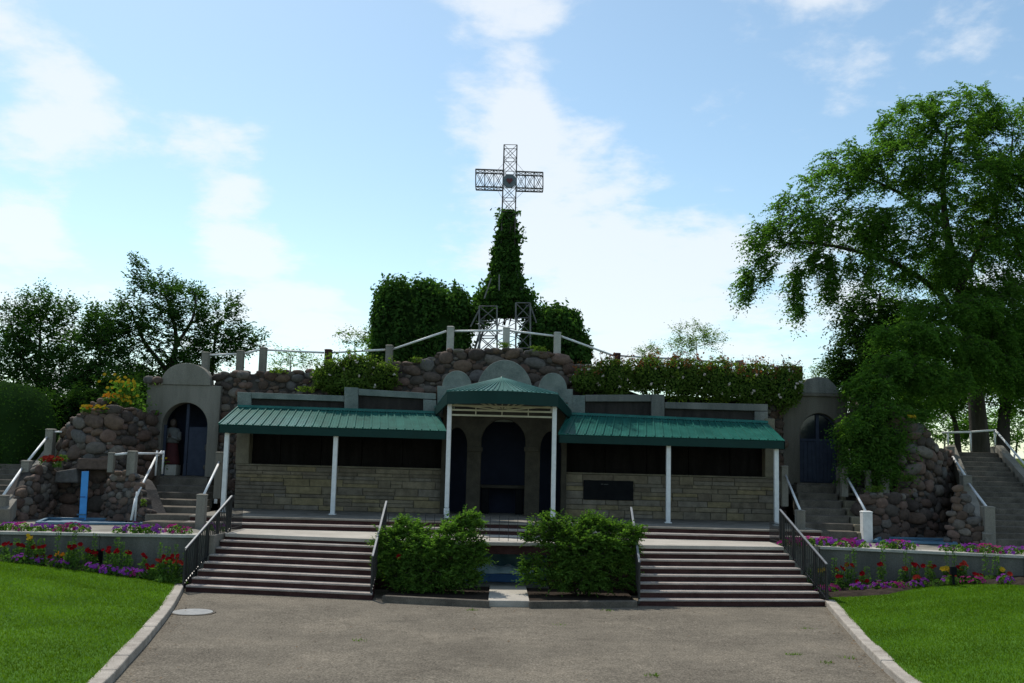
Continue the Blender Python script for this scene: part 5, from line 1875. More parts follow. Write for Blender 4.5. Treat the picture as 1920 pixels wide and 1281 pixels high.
def bush(name, label, blobs, n, size, m, cat='shrub', group=None, core=0.82, power=2.0, bump=0.12, core_m='leaf_dark', flowers=None, shoots=None, aspect=0.6, stems=0):
    """blobs: (centre Vector, (rx, ry, rz)) world ellipsoids covered with leaves"""
    zb = min(c.z - r[2] for c, r in blobs)
    cx = sum(c.x for c, r in blobs) / len(blobs)
    cy = sum(c.y for c, r in blobs) / len(blobs)
    t = thing(name, (cx, cy, zb), label, cat, group)
    vs, fs = [], []
    area = np.array([r[0] * r[1] + r[0] * r[2] + r[1] * r[2] for c, r in blobs])
    P_, N_ = [], []
    for (c, r), a in zip(blobs, area / area.sum()):
        k = int(n * a)
        d = unit(rng.normal(size=(k, 3)))
        if power != 2.0:
            d = np.sign(d) * np.abs(d) ** (2.0 / power)
            d = d / np.max(np.abs(d), axis=1, keepdims=True) * np.minimum(1, (np.sum(np.abs(d / np.max(np.abs(d), axis=1, keepdims=True)) ** power, axis=1, keepdims=True)) ** (-1 / power))
        nz = np.sin(d[:, :1] * 5.1 + c.x * 3) * np.sin(d[:, 1:2] * 4.3 + c.y) * np.sin(d[:, 2:3] * 6.1 + 1)
        rad = 1 + bump * nz + rng.normal(size=(k, 1)) * 0.06 - np.abs(rng.normal(size=(k, 1))) * 0.13
        P_.append(np.array(c) + d * rad * np.array(r))
        N_.append(unit(d / np.array(r)))
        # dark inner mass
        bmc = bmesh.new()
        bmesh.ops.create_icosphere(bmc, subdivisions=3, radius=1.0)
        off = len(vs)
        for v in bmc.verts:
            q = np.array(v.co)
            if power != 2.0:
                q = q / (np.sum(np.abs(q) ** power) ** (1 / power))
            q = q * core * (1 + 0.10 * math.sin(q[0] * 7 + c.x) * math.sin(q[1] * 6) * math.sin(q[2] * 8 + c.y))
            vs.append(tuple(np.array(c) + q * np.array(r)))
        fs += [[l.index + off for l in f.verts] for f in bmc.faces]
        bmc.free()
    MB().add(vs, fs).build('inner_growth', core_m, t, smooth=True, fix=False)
    pos, nr = np.concatenate(P_), np.concatenate(N_)
    nr = nr + np.array([0, 0, 0.35])
    quads_mesh('foliage', leaf_quads(pos, size, nr * 1.2, 0.8, aspect), len(pos), m, t)
    if shoots:
        ns, ln, sm, nl = shoots
        idx = rng.choice(np.where(nr[:, 2] > 0.55)[0], ns)
        sp = MB()
        L_ = []
        for i in idx:
            p = pos[i]
            d = unit((nr[i] * 0.4 + np.array([rng.normal() * 0.3, rng.normal() * 0.3, 1.0]))[None])[0]
            l = ln * rng.uniform(0.5, 1.2)
            sp.tube(p - d * 0.1, p + d * l, 0.006, 4, 0.003)
            L_.append(p + d * (rng.uniform(0.1, 1.05, size=(nl, 1)) * l) + rng.normal(size=(nl, 3)) * 0.045)
        L_ = np.concatenate(L_)
        tag(sp.build('shoots', 'bark', t, fix=False), kind='stuff')
        quads_mesh('shoot_leaves', leaf_quads(L_, size * 0.9, None, 1.0, aspect), len(L_), sm, t)
    if flowers:
        fn, fsz, fm = flowers
        front = np.where((nr[:, 1] < 0.45) & (nr[:, 2] > -0.25))[0]
        idx = rng.choice(front, fn)
        fp = np.repeat(pos[idx] + unit(nr[idx]) * 0.05, 6, axis=0)
        fp = fp + rng.normal(size=fp.shape) * fsz * 0.28
        quads_mesh('blossoms', leaf_quads(fp, fsz, np.repeat(nr[idx], 6, axis=0) + np.array([0, -0.6, 0.2]), 0.5, 0.9), len(fp), fm, t)
    return t


def px_blob(px, py, Y, rx, ry, dp):
    s = mpp(Y)
    return (P(px, py, Y), (rx * s, dp, ry * s))


# ---- ivy mounds on the crown and ivy on the tower
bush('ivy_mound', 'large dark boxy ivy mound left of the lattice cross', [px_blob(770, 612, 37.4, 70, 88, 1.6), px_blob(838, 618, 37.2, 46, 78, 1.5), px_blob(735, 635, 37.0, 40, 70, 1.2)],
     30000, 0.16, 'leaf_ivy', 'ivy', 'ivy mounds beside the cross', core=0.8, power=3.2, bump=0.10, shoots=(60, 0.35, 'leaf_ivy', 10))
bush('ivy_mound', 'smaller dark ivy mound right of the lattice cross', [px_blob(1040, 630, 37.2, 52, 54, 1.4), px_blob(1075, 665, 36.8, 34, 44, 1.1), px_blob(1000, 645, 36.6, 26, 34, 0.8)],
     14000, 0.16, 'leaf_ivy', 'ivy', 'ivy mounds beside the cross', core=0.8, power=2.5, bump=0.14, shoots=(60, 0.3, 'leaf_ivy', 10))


def tower_ivy():
    t = thing('climbing_ivy', (P(952, 650, YC).x, YC, 6.6), 'leafy ivy climbing up the mast and legs of the lattice cross', 'ivy')
    prof = [(394, 952, 11), (415, 952, 15), (440, 951, 20), (470, 949, 24), (500, 948, 27), (530, 947, 33), (555, 945, 44), (575, 942, 54), (596, 940, 40)]
    pts = []
    for (y0, x0, w0), (y1, x1, w1) in zip(prof[:-1], prof[1:]):
        k = int((w0 + w1) * (y1 - y0) * 1.35)
        tt = rng.uniform(0, 1, k)
        lump = 1 + 0.09 * np.sin((y0 + (y1 - y0) * tt) * 0.23) + 0.08 * np.sin((y0 + (y1 - y0) * tt) * 0.61 + 1)
        ww = (w0 + (w1 - w0) * tt) * lump
        ang = rng.uniform(0, 2 * math.pi, k)
        rr = rng.uniform(0.35, 1.0, k) + np.abs(rng.normal(size=k)) * 0.12
        y = y0 + (y1 - y0) * tt
        x = x0 + (x1 - x0) * tt + np.cos(ang) * ww * rr
        dpt = np.sin(ang) * ww * rr * mpp(YC)
        for a, b, c in zip(x, y, dpt):
            pts.append(tuple(P(a, b, YC + c)))
    # leafy skirts down both legs, open in the middle
    for k in range(2600):
        u = rng.uniform()
        s = rng.choice([-1, 1], p=[0.42, 0.58])
        y = 545 + u * 75
        x = 948 + s * (14 + u * (46 if s < 0 else 50)) + rng.normal() * 9
        if s < 0 and u > 0.55 and rng.uniform() < 0.7:
            continue
        pts.append(tuple(P(x, y + rng.normal() * 5, YC + rng.normal() * 0.6 + 0.5)))
    for (x, y, sx, sy, k) in ((915, 590, 14, 14, 300), (978, 585, 12, 12, 260), (893, 585, 12, 26, 420), (1003, 590, 12, 22, 420), (880, 610, 10, 24, 260), (1000, 618, 16, 16, 260), (930, 555, 20, 14, 500), (945, 572, 18, 9, 380), (985, 560, 14, 16, 400), (912, 545, 12, 12, 160), (975, 440, 8, 14, 90), (968, 525, 9, 16, 140), (936, 405, 7, 10, 60), (968, 400, 7, 6, 36)):
        for _ in range(k):
            pts.append(tuple(P(x + rng.normal() * sx * 0.7, y + rng.normal() * sy * 0.7, YC - 0.3 + rng.normal() * 0.3)))
    pts = np.array(pts)
    quads_mesh('foliage', leaf_quads(pts, 0.145, np.array([0, -0.2, 0.4]), 0.9, 0.7), len(pts), 'leaf_ivy', t)
    mb = MB()
    for k in range(7):
        q = [P(951 + rng.normal() * 8, y, YC + rng.normal() * 0.2) for y in range(400, 640, 30)]
        mb.path(q, 0.02, 5)
    mb.build('stems', 'bark', t, fix=False)


tower_ivy()

# ---- rose bushes on the ledge behind the parapet
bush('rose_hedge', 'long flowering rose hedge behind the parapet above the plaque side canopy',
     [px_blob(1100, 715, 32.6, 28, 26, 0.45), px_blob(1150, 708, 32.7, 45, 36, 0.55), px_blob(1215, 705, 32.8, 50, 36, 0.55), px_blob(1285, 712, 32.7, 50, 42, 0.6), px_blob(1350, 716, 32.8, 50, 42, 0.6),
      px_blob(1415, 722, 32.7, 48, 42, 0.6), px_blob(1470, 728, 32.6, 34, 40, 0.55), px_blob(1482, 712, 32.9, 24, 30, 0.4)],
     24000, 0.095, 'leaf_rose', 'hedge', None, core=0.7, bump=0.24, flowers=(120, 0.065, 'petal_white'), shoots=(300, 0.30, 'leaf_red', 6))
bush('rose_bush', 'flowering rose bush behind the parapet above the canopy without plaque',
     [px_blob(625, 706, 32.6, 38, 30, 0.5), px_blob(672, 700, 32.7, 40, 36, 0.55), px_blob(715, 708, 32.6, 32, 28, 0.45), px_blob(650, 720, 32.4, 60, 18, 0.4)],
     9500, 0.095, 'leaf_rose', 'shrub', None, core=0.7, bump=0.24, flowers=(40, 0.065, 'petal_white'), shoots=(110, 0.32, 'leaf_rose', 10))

# ---- shrubs either side of the little path
# ---- clipped hedge
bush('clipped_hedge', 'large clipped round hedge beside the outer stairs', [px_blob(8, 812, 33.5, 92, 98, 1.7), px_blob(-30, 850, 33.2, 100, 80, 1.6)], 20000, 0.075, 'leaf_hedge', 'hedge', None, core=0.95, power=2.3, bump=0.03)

# ---- trees
def px_limb(pts, r0, r1):
    return ([P(*q) for q in pts], r0, r1)


# the big elm
tree('elm_tree', 'big spreading elm with drooping branches above the outer stairs',
     [px_limb([(1838, 850, 37.5), (1832, 760, 37.4), (1822, 650, 37.2), (1800, 540, 37.0), (1775, 430, 36.8), (1768, 330, 36.8), (1775, 240, 36.8)], 0.36, 0.03),
      px_limb([(1822, 650, 37.2), (1770, 560, 36.6), (1690, 500, 35.8), (1600, 470, 35.0), (1510, 455, 34.4), (1440, 465, 34.2)], 0.14, 0.015),
      px_limb([(1800, 540, 37.0), (1850, 430, 37.8), (1890, 320, 38.0), (1900, 240, 38.0)], 0.13, 0.02),
      px_limb([(1830, 720, 37.4), (1780, 660, 35.6), (1720, 660, 33.6), (1670, 720, 32.4), (1640, 790, 31.6)], 0.11, 0.015),
      px_limb([(1775, 430, 36.8), (1700, 370, 36.4), (1620, 330, 36.0), (1560, 300, 35.6)], 0.09, 0.015),
      px_limb([(1828, 700, 37.4), (1890, 600, 36.8), (1960, 560, 36.4)], 0.15, 0.03)],
     [(1790, 225, 36.3, 85, 58, 2.0), (1700, 232, 36.2, 58, 46, 1.5), (1885, 265, 37.0, 80, 70, 2.4), (1680, 310, 36, 95, 50, 1.9), (1595, 305, 35.6, 52, 38, 1.2, .75), (1800, 345, 36.2, 110, 70, 2.6), (1905, 390, 37.0, 90, 100, 2.6),
      (1560, 345, 35.2, 60, 40, 1.2, .75), (1495, 390, 34.6, 48, 32, 1.0, .7), (1590, 420, 35.0, 90, 44, 1.6, .85), (1500, 432, 34.4, 66, 36, 1.2, .75), (1430, 445, 34.1, 36, 26, 0.8), (1690, 430, 35.4, 90, 55, 1.8, 1.2), (1850, 490, 36.6, 120, 80, 2.6, 1.2), (1740, 505, 35.8, 80, 40, 1.8),
      (1402, 535, 34, 10, 40, 0.3, 2.2), (1498, 550, 34.2, 10, 58, 0.3, 2.2), (1560, 525, 34.4, 16, 42, 0.4, 1.8), (1440, 495, 34.1, 18, 30, 0.4, 1.6), (1620, 500, 34.8, 40, 35, 0.8), (1540, 490, 34.4, 24, 24, 0.5, 1.2),
      (1890, 580, 35.6, 100, 50, 2.2, 1.4), (1780, 585, 34.6, 95, 26, 1.8, 1.8), (1880, 640, 35.2, 90, 26, 1.8, 1.8), (1710, 630, 33.4, 75, 24, 1.5, 2.0), (1800, 655, 34.0, 70, 24, 1.4, 1.8), (1690, 690, 32.6, 70, 24, 1.2, 2.2), (1635, 725, 32.2, 46, 22, 0.9, 2.2),
      (1745, 715, 32.8, 70, 26, 1.2, 1.8), (1660, 775, 31.8, 56, 22, 0.9, 2.2), (1605, 805, 31.5, 34, 24, 0.6, 2.2), (1700, 775, 32.2, 40, 22, 0.8, 1.6), (1655, 825, 31.4, 46, 22, 0.7, 2.0), (1610, 855, 31.2, 26, 20, 0.5, 2.0), (1660, 880, 31.0, 32, 20, 0.5, 1.8),
      (1850, 690, 34.6, 80, 30, 1.5, 1.3), (1905, 700, 35.2, 50, 40, 1.2, 1.2)],
     3500, 60, 0.14, 'leaf_elm', 0.40, droop=0.42)
tree('dark_tree', 'dark full tree standing behind the big elm beyond the rose hedge end', [px_limb([(1660, 800, 46), (1655, 700, 46), (1650, 600, 46), (1650, 550, 46)], 0.25, 0.05)],
     [(1630, 600, 46, 52, 60, 2.4), (1610, 670, 45.5, 48, 40, 2.2), (1680, 640, 46, 60, 80, 2.4), (1600, 715, 45.5, 40, 30, 1.8), (1570, 695, 45.5, 16, 30, 1.0, .7), (1660, 730, 46, 70, 45, 2.2)], 800, 45, 0.2, 'leaf_dark', 0.55)
tree('dark_tree', 'second trunked tree close behind the big elm above the stair head', [px_limb([(1880, 850, 41), (1885, 760, 41), (1905, 650, 41), (1915, 580, 41)], 0.28, 0.08)],
     [(1900, 650, 41, 80, 60, 2.5), (1850, 700, 41.5, 60, 34, 2.0), (1905, 740, 41, 40, 30, 1.2)], 380, 40, 0.18, 'leaf_elm', 0.55)
tree('dark_tree', 'slim leaning tree behind the stair head on the rock wall side', [px_limb([(1797, 850, 42), (1790, 790, 42), (1760, 720, 42)], 0.14, 0.05)],
     [(1780, 735, 42, 50, 40, 1.8), (1740, 740, 42, 30, 36, 1.4)], 200, 40, 0.18, 'leaf_elm', 0.55)
# shrubs either side of the little path
def path_shrub(label, stems, blobs, ncl):
    t = tree('leafy_shrub', label, stems, blobs, ncl, 50, 0.10, 'leaf_shrub', 0.16, cat='shrub', group='shrubs flanking the little path', upw=0.35, shell=0.45)
    return t


def stemset(px0, pts):
    b = Vector((px0, 24.2, 0.09))
    return [([b + Vector((random.gauss(0, 0.12), random.gauss(0, 0.08), 0)), b.lerp(P(x, y, Y), 0.5) + Vector((0, 0, -0.1)), P(x, y, Y)], 0.022, 0.008) for x, y, Y in pts]


ls = path_shrub('loose green shrub with one red bloom left of the little path', stemset(-1.8, [(770, 1000, 24.2), (735, 1030, 24.1), (860, 1000, 24.2), (885, 1050, 24.0), (800, 1060, 23.8), (845, 1070, 23.9)]),
                [(770, 1030, 24.2, 55, 48, 0.6), (732, 1045, 24.1, 24, 48, 0.4), (858, 1015, 24.2, 46, 42, 0.55), (882, 976, 24.2, 20, 15, 0.25, 1.3), (888, 1060, 24.0, 26, 32, 0.35), (790, 1085, 23.9, 66, 24, 0.5), (762, 992, 24.2, 30, 20, 0.3),
                 (840, 1080, 23.9, 52, 24, 0.45), (715, 1010, 24.1, 12, 14, 0.2), (800, 1040, 23.8, 70, 30, 0.3)], 560)
bl_ = P(748, 1044, 23.55)
link('blossom', leaf_mesh('blossom', np.array(petals(np.array(bl_ - ls.location), (0, -0.8, 0.4), 0.07, 7)), 'petal_red'), ls)
path_shrub('loose broad green shrub right of the little path', stemset(1.7, [(1090, 995, 24.2), (1020, 1000, 24.1), (1160, 1010, 24.2), (1010, 1070, 23.9), (1100, 1070, 23.8), (1170, 1070, 24.0)]),
           [(1090, 1008, 24.2, 62, 36, 0.6), (1018, 1000, 24.1, 36, 24, 0.4), (1155, 1020, 24.2, 40, 40, 0.5), (1005, 1072, 23.9, 26, 30, 0.35), (1090, 1068, 23.9, 74, 42, 0.5), (1170, 1075, 24.0, 24, 32, 0.35), (1182, 1000, 24.1, 16, 20, 0.25),
            (1040, 982, 24.2, 26, 16, 0.3), (1120, 980, 24.2, 30, 14, 0.3), (1034, 968, 24.3, 6, 10, 0.12), (1100, 1035, 23.7, 70, 34, 0.3)], 590)
# thin bushes far behind the stair head
for (px, py, rx, ry, lab) in ((1770, 800, 40, 34, 'pale leafy thicket behind the slim leaning tree at the stair head'), (1830, 805, 34, 32, 'pale leafy thicket right behind the big elm trunk'), (1905, 800, 50, 38, 'pale leafy thicket at the picture edge behind the stair rail')):
    tree('thicket', lab, [px_limb([(px, 850, 56), (px + 4, py, 56)], 0.06, 0.02)], [(px, py, 56, rx, ry, 1.8)], 90, 30, 0.2, 'leaf_elm', 0.6, cat='shrub', group='thickets behind the stair head')

tree('dark_tree', 'full tree beyond the picture edge behind the elm stairs', [px_limb([(2080, 850, 42), (2085, 740, 42), (2080, 600, 42), (2075, 480, 42)], 0.3, 0.06)],
     [(2080, 480, 42, 110, 90, 3.0), (2040, 600, 42, 90, 80, 2.6), (2150, 620, 42, 100, 100, 3.0), (2080, 700, 42, 130, 60, 3.0)], 700, 40, 0.2, 'leaf_elm', 0.5, droop=0.3)
# trees on the other side
GL = 'trees behind the statue niche'
tree('ash_tree', 'airy ash tree with the highest crown behind the statue niche',
     [px_limb([(300, 800, 43), (318, 700, 43), (330, 640, 43), (322, 590, 43), (300, 530, 43)], 0.17, 0.02), px_limb([(318, 700, 43), (270, 640, 43), (245, 580, 43)], 0.12, 0.03), px_limb([(328, 650, 43), (360, 600, 43), (368, 550, 43)], 0.09, 0.03)],
     [(265, 515, 43, 14, 32, 0.8, 1.2), (300, 545, 43, 45, 32, 1.4), (345, 570, 43, 36, 46, 1.4), (245, 590, 43, 30, 50, 1.2), (300, 610, 43, 50, 40, 1.5), (215, 640, 43, 34, 50, 1.2), (275, 680, 43, 56, 46, 1.6), (345, 650, 43, 26, 40, 1.1)],
     560, 32, 0.17, 'leaf_ash', 0.36, group=GL, upw=0.55, shell=0.2)
tree('ash_tree', 'ash tree with sparse upright twigs just right of the highest crown',
     [px_limb([(395, 800, 44), (398, 700, 44), (405, 620, 44), (412, 600, 44)], 0.10, 0.02)],
     [(395, 595, 44, 26, 44, 1.1, .8), (435, 580, 44, 18, 30, 0.8, .7), (405, 650, 44, 42, 40, 1.3), (450, 640, 44, 30, 36, 1.0, .7), (375, 680, 44, 36, 30, 1.3), (490, 645, 44, 22, 18, 0.8, .5)],
     290, 32, 0.17, 'leaf_ash', 0.36, group=GL, upw=0.6, shell=0.2)
tree('ash_tree', 'bushy ash tree at the picture edge above the clipped hedge',
     [px_limb([(70, 830, 42), (72, 720, 42), (75, 640, 42), (75, 600, 42)], 0.13, 0.02), px_limb([(72, 720, 42), (30, 650, 42), (20, 600, 42)], 0.1, 0.03)],
     [(75, 575, 42, 40, 32, 1.4), (115, 585, 42, 26, 26, 1.0), (35, 600, 42, 36, 36, 1.4), (80, 640, 42, 62, 46, 1.8), (20, 670, 42, 50, 46, 1.6), (110, 700, 42, 56, 50, 1.8), (40, 730, 42, 70, 40, 1.8)],
     700, 32, 0.17, 'leaf_ash', 0.38, group=GL, upw=0.5, shell=0.2)
tree('ash_tree', 'lower ash tree between the edge tree and the highest crown',
     [px_limb([(185, 830, 41), (186, 740, 41), (188, 660, 41), (190, 630, 41)], 0.10, 0.02)],
     [(190, 610, 41, 30, 36, 1.2), (175, 660, 41, 46, 44, 1.5), (205, 720, 41, 60, 44, 1.7), (150, 740, 41, 46, 44, 1.5), (255, 740, 41, 45, 36, 1.5)],
     520, 32, 0.17, 'leaf_ash', 0.36, group=GL, upw=0.5, shell=0.2)
tree('dark_tree', 'dense dark low tree filling the gap behind the boulder wall',
     [px_limb([(140, 850, 38), (142, 790, 38), (150, 740, 38)], 0.12, 0.04)],
     [(150, 780, 38, 70, 50, 1.4), (90, 790, 38, 50, 50, 1.3), (230, 740, 38, 45, 40, 1.2), (200, 770, 38, 50, 36, 1.2), (120, 830, 38, 60, 40, 1.2)], 520, 45, 0.19, 'leaf_dark', 0.45)
# pale saplings over the skyline
for (pts, blobs, n, lab) in (
        ([(545, 720, 60), (545, 670, 60)], [(540, 672, 60, 42, 18, 1.5), (575, 680, 60, 22, 12, 1.0)], 46, 'pale green sapling showing under the long level pipe'),
        ([(668, 720, 50), (665, 640, 50)], [(668, 632, 50, 32, 16, 1.2), (690, 640, 50, 16, 16, 1.0)], 36, 'pale green sapling beside the big ivy mound'),
        ([(1308, 720, 60), (1306, 640, 60)], [(1295, 625, 60, 34, 22, 1.6), (1335, 640, 60, 26, 20, 1.3), (1285, 650, 60, 28, 18, 1.3)], 110, 'pale airy tree rising behind the rose hedge'),
        ([(1218, 720, 60), (1218, 665, 60)], [(1218, 664, 60, 20, 16, 1.0)], 34, 'tiny pale sapling behind the near part of the rose hedge'),
        ([(1545, 760, 55), (1545, 720, 55)], [(1545, 702, 55, 26, 14, 1.2)], 34, 'pale sapling tip behind the blue-doored niche crest')):
    tree('sapling', lab, [px_limb(pts, 0.06, 0.015)], blobs, n, 26, 0.15, 'leaf_pale', 0.42, upw=0.4, group='saplings on the skyline', cat='tree')

# ================================================================== FLOWERS
def clump_meshes(pm, n_leaf=120, n_fl=16, rad=0.19, h=0.16, lm='leaf_shrub', fr=0.042):
    d = unit(rng.normal(size=(n_leaf, 3)))
    d[:, 2] = np.abs(d[:, 2])
    pos = d * np.array([rad, rad, h]) * rng.uniform(0.6, 1, size=(n_leaf, 1))
    fol = leaf_mesh('foliage', leaf_quads(pos, 0.065, d, 0.7), lm)
    out = []
    for _ in range(n_fl):
        q = unit(rng.normal(size=(1, 3)))[0]
        q[2] = abs(q[2]) + 0.15
        q[1] -= 0.25
        q /= np.linalg.norm(q)
        out += petals(q * np.array([rad, rad, h]) * 1.08 + np.array([0, 0, 0.01]), q + np.array([0, -0.3, 0.2]), fr * rng.uniform(0.8, 1.2))
    return fol, leaf_mesh('blossoms', np.array(out), pm)


PET = [clump_meshes('petal_purple') for _ in range(3)] + [clump_meshes('petal_magenta') for _ in range(2)]


def put_plant(name, label, cat, group, p, parts, scale=1.0, rz=None):
    t = thing(name, p, label, cat, group)
    t.rotation_euler.z = random.uniform(0, 6.28) if rz is None else rz
    t.scale = (scale,) * 3
    for nm, me in parts:
        link(nm, me, t)
    return t


for wall, x0, x1, lab in ((WL, -12.8, -7.3, 'purple petunia clump on the ledge of the wall with the square vent'), (WR, 7.3, 13.3, 'purple petunia clump on the ledge of the wall below the elm')):
    x = x0
    while x < x1:
        if random.random() < 0.16:
            x += 0.3
            continue
        y = xat(wall, x) + random.uniform(0.22, 0.42)
        if abs(x) < 7.9:
            y = 26.3
        k = random.choice([0, 0, 1, 1, 2, 3, 4])
        fol, bl = PET[k]
        put_plant('petunia_clump', lab if k < 3 else lab.replace('purple', 'magenta'), 'flowers', 'petunias along the wall ledges', (x, y, ZT + 0.004), (('foliage', fol), ('blossoms', bl)), random.uniform(0.9, 1.35))
        x += random.uniform(0.2, 0.36)


def stalk_meshes(h, n_leaf, m='leaf_stalk', spread=0.07, size=0.085):
    z = rng.uniform(0.12, 1.0, size=n_leaf) * h
    a = rng.uniform(0, 6.28, size=n_leaf)
    rr = spread * (1.1 - 0.5 * z / h)
    pos = np.stack([np.cos(a) * rr, np.sin(a) * rr, z], axis=1)
    return leaf_mesh('foliage', leaf_quads(pos, size, np.array([0, 0, 0.8]), 0.5, 0.4), m)


def stem_mesh(hs):
    mb = MB()
    for (x, y, h) in hs:
        mb.tube((x * 0.3, y * 0.3, 0), (x, y, h), 0.008, 5, 0.006)
    me = bpy.data.meshes.new('stem')
    me.from_pydata([tuple(p) for p in mb.v], [], mb.f)
    me.materials.append(MATS['leaf_stalk'])
    return me


def flowering(name, label, px, py, Yp, m, nfl, fr, spread, grp, foliage=90, low=False):
    """plant whose blooms show at pixel (px, py)"""
    top = P(px, py, Yp)
    zb = lawn_z(top.x, Yp) + 0.04
    h = max(0.16, top.z - zb)
    hs = [(random.gauss(0, spread), random.gauss(0, spread * 0.5), h * random.uniform(0.86, 1.04)) for _ in range(max(1, nfl))]
    out = []
    for (x, y, hh) in hs:
        out += petals(np.array([x, y, hh]), np.array([random.gauss(0, 0.5), -0.7, 0.7]), fr * random.uniform(0.8, 1.2), 6)
    z = rng.uniform(0.05, 0.82, size=foliage) * h
    a = rng.uniform(0, 6.28, size=foliage)
    rr = (spread + 0.07) * rng.uniform(0.3, 1.0, size=foliage) * (1.25 - 0.7 * z / h)
    pos = np.stack([np.cos(a) * rr, np.sin(a) * rr * 0.8, z], axis=1)
    fol = leaf_mesh('foliage', leaf_quads(pos, 0.095, np.array([0, -0.1, 0.7]), 0.6, 0.36), 'leaf_stalk' if not low else 'leaf_shrub')
    t = thing(name, (top.x, Yp, zb), label, 'flowers', grp)
    link('stem', stem_mesh(hs), t)
    link('foliage', fol, t)
    link('blossoms', leaf_mesh('blossoms', np.array(out), m), t)
    return t


def bedY(px, wall, back):
    x = P(px, 1050, 24.3).x
    return xat(wall, x) - back


LW, RW = 'vented wall bed', 'elm side bed'
for px, py, n, sp in ((10, 1020, 3, .10), (38, 1022, 2, .05), (75, 1023, 5, .12), (130, 1026, 2, .05), (145, 1022, 2, .05), (164, 1032, 2, .05), (177, 1037, 3, .05), (205, 1029, 3, .07), (218, 1031, 3, .05), (242, 1032, 2, .05), (270, 1040, 2, .05), (80, 1048, 2, .05)):
    flowering('red_lily', 'red lily in the flower bed before the wall with the square vent', px, py, bedY(px, WL, 0.4 + random.uniform(0, 0.25)), 'petal_red', n + 1, 0.062, sp, 'red lilies in the vented wall bed')
for px, py, n, sp, m in ((300, 1052, 4, .10, 'petal_coral'), (316, 1042, 6, .13, 'petal_red'), (330, 1052, 4, .09, 'petal_coral'), (285, 1062, 3, .06, 'petal_red')):
    flowering('red_flower_bush', 'full bush of red and coral blooms beside the black railing on the manhole side', px, py, bedY(px, WL, 0.7), m, n + 3, 0.055, sp, 'red blooms by the railing, manhole side', 170, True)
for px, py, n, sp in ((1575, 1065, 3, .05), (1592, 1060, 3, .06), (1574, 1081, 2, .05), (1615, 1075, 3, .05), (1651, 1058, 2, .05), (1692, 1064, 4, .08), (1717, 1060, 3, .06), (1743, 1061, 4, .08), (1798, 1064, 3, .06), (1808, 1056, 3, .06), (1783, 1076, 2, .04), (1620, 1092, 4, .08), (1720, 1082, 3, .07), (1835, 1080, 2, .05), (1893, 1085, 2, .05)):
    flowering('red_lily', 'red lily in the flower bed below the elm side wall', px, py, bedY(px, WR, 0.4 + random.uniform(0, 0.25) + (0.3 if py > 1070 else 0)), random.choice(['petal_red', 'petal_red', 'petal_coral']), n + 1, 0.062, sp, 'red lilies in the elm side bed')
for px, py, wall, lab in ((112, 1038, WL, 'single orange lily before the wall with the square vent'), (1878, 1068, WR, 'yellow spike flower in the bed on the elm side'), (1773, 1066, WR, 'small yellow bloom by the dark lamp in the elm side bed'), (1541, 1068, WR, 'small yellow bloom behind the railing on the elm side'), (55, 1006, WL, 'pale yellow bloom high against the wall with the square vent')):
    flowering('yellow_lily', lab, px, py, bedY(px, wall, 0.42), 'petal_orange' if px == 112 else 'petal_yellow', 4, 0.07, 0.04, None)
for lst, wall, lab, back in (([(52, 1048), (100, 1053), (92, 1050), (182, 1060), (190, 1064), (214, 1060), (225, 1062), (248, 1055), (265, 1063), (160, 1066), (20, 1044), (285, 1076), (240, 1070)], WL, 'low purple petunia clump at the lawn edge below the square vent wall', 0.95),
                             ([(1585, 1092), (1600, 1100), (1645, 1098), (1655, 1092), (1678, 1088), (1690, 1086), (1748, 1087), (1770, 1088), (1820, 1080), (1868, 1084), (1850, 1086), (1905, 1088), (1710, 1094)], WR, 'low purple petunia clump at the lawn edge on the elm side', 0.95)):
    for px, py in lst + [(q[0] + 9 + random.uniform(-4, 4), q[1]) for q in lst[::2]]:
        x = P(px, py, 23.6).x
        Y = bedY(px, wall, back)
        Y = max(Y, xat(BLp if px < 900 else BRp, x) + 0.16)
        k = random.choice([0, 1, 2, 2, 4])
        fol, bl = PET[k]
        put_plant('petunia_clump', lab if k < 3 else lab.replace('purple', 'magenta'), 'flowers', 'petunias at the lawn edges', (x, Y, lawn_z(x, Y) + 0.03), (('foliage', fol), ('blossoms', bl)), random.uniform(0.8, 1.1))
ST = [(stalk_meshes(0.95, 80), stem_mesh([(0, 0, 0.95)])), (stalk_meshes(0.8, 70, spread=0.09), stem_mesh([(0, 0, 0.8), (0.03, 0.02, 0.7)])), (stalk_meshes(0.6, 80, spread=0.11), stem_mesh([(0, 0, 0.6)]))]
for lst, wall, lab in (([(110, 0), (140, 0), (171, 0), (208, 1), (222, 1), (296, 0), (308, 1), (322, 0), (338, 1), (30, 2), (60, 2), (75, 2), (128, 2), (150, 2), (340, 2), (236, 2)], WL, 'tall leafy lily stalk before the wall with the square vent'),
                       ([(1560, 1), (1600, 1), (1625, 0), (1640, 0), (1690, 0), (1735, 0), (1745, 1), (1808, 0), (1818, 0), (1875, 1), (1893, 2), (1770, 2), (1660, 2), (1580, 2), (1550, 2)], WR, 'tall leafy lily stalk below the elm side wall')):
    for px, k in lst:
        x = P(px, 1050, 24.2).x
        Y = xat(wall, x) - random.uniform(0.2, 0.55)
        fol, stm = ST[k]
        put_plant('lily_stalk', lab, 'plant', 'leafy lily stalks in the beds', (x, Y, lawn_z(x, Y) + 0.03), (('foliage', fol), ('stem', stm)), random.uniform(0.8, 1.0))
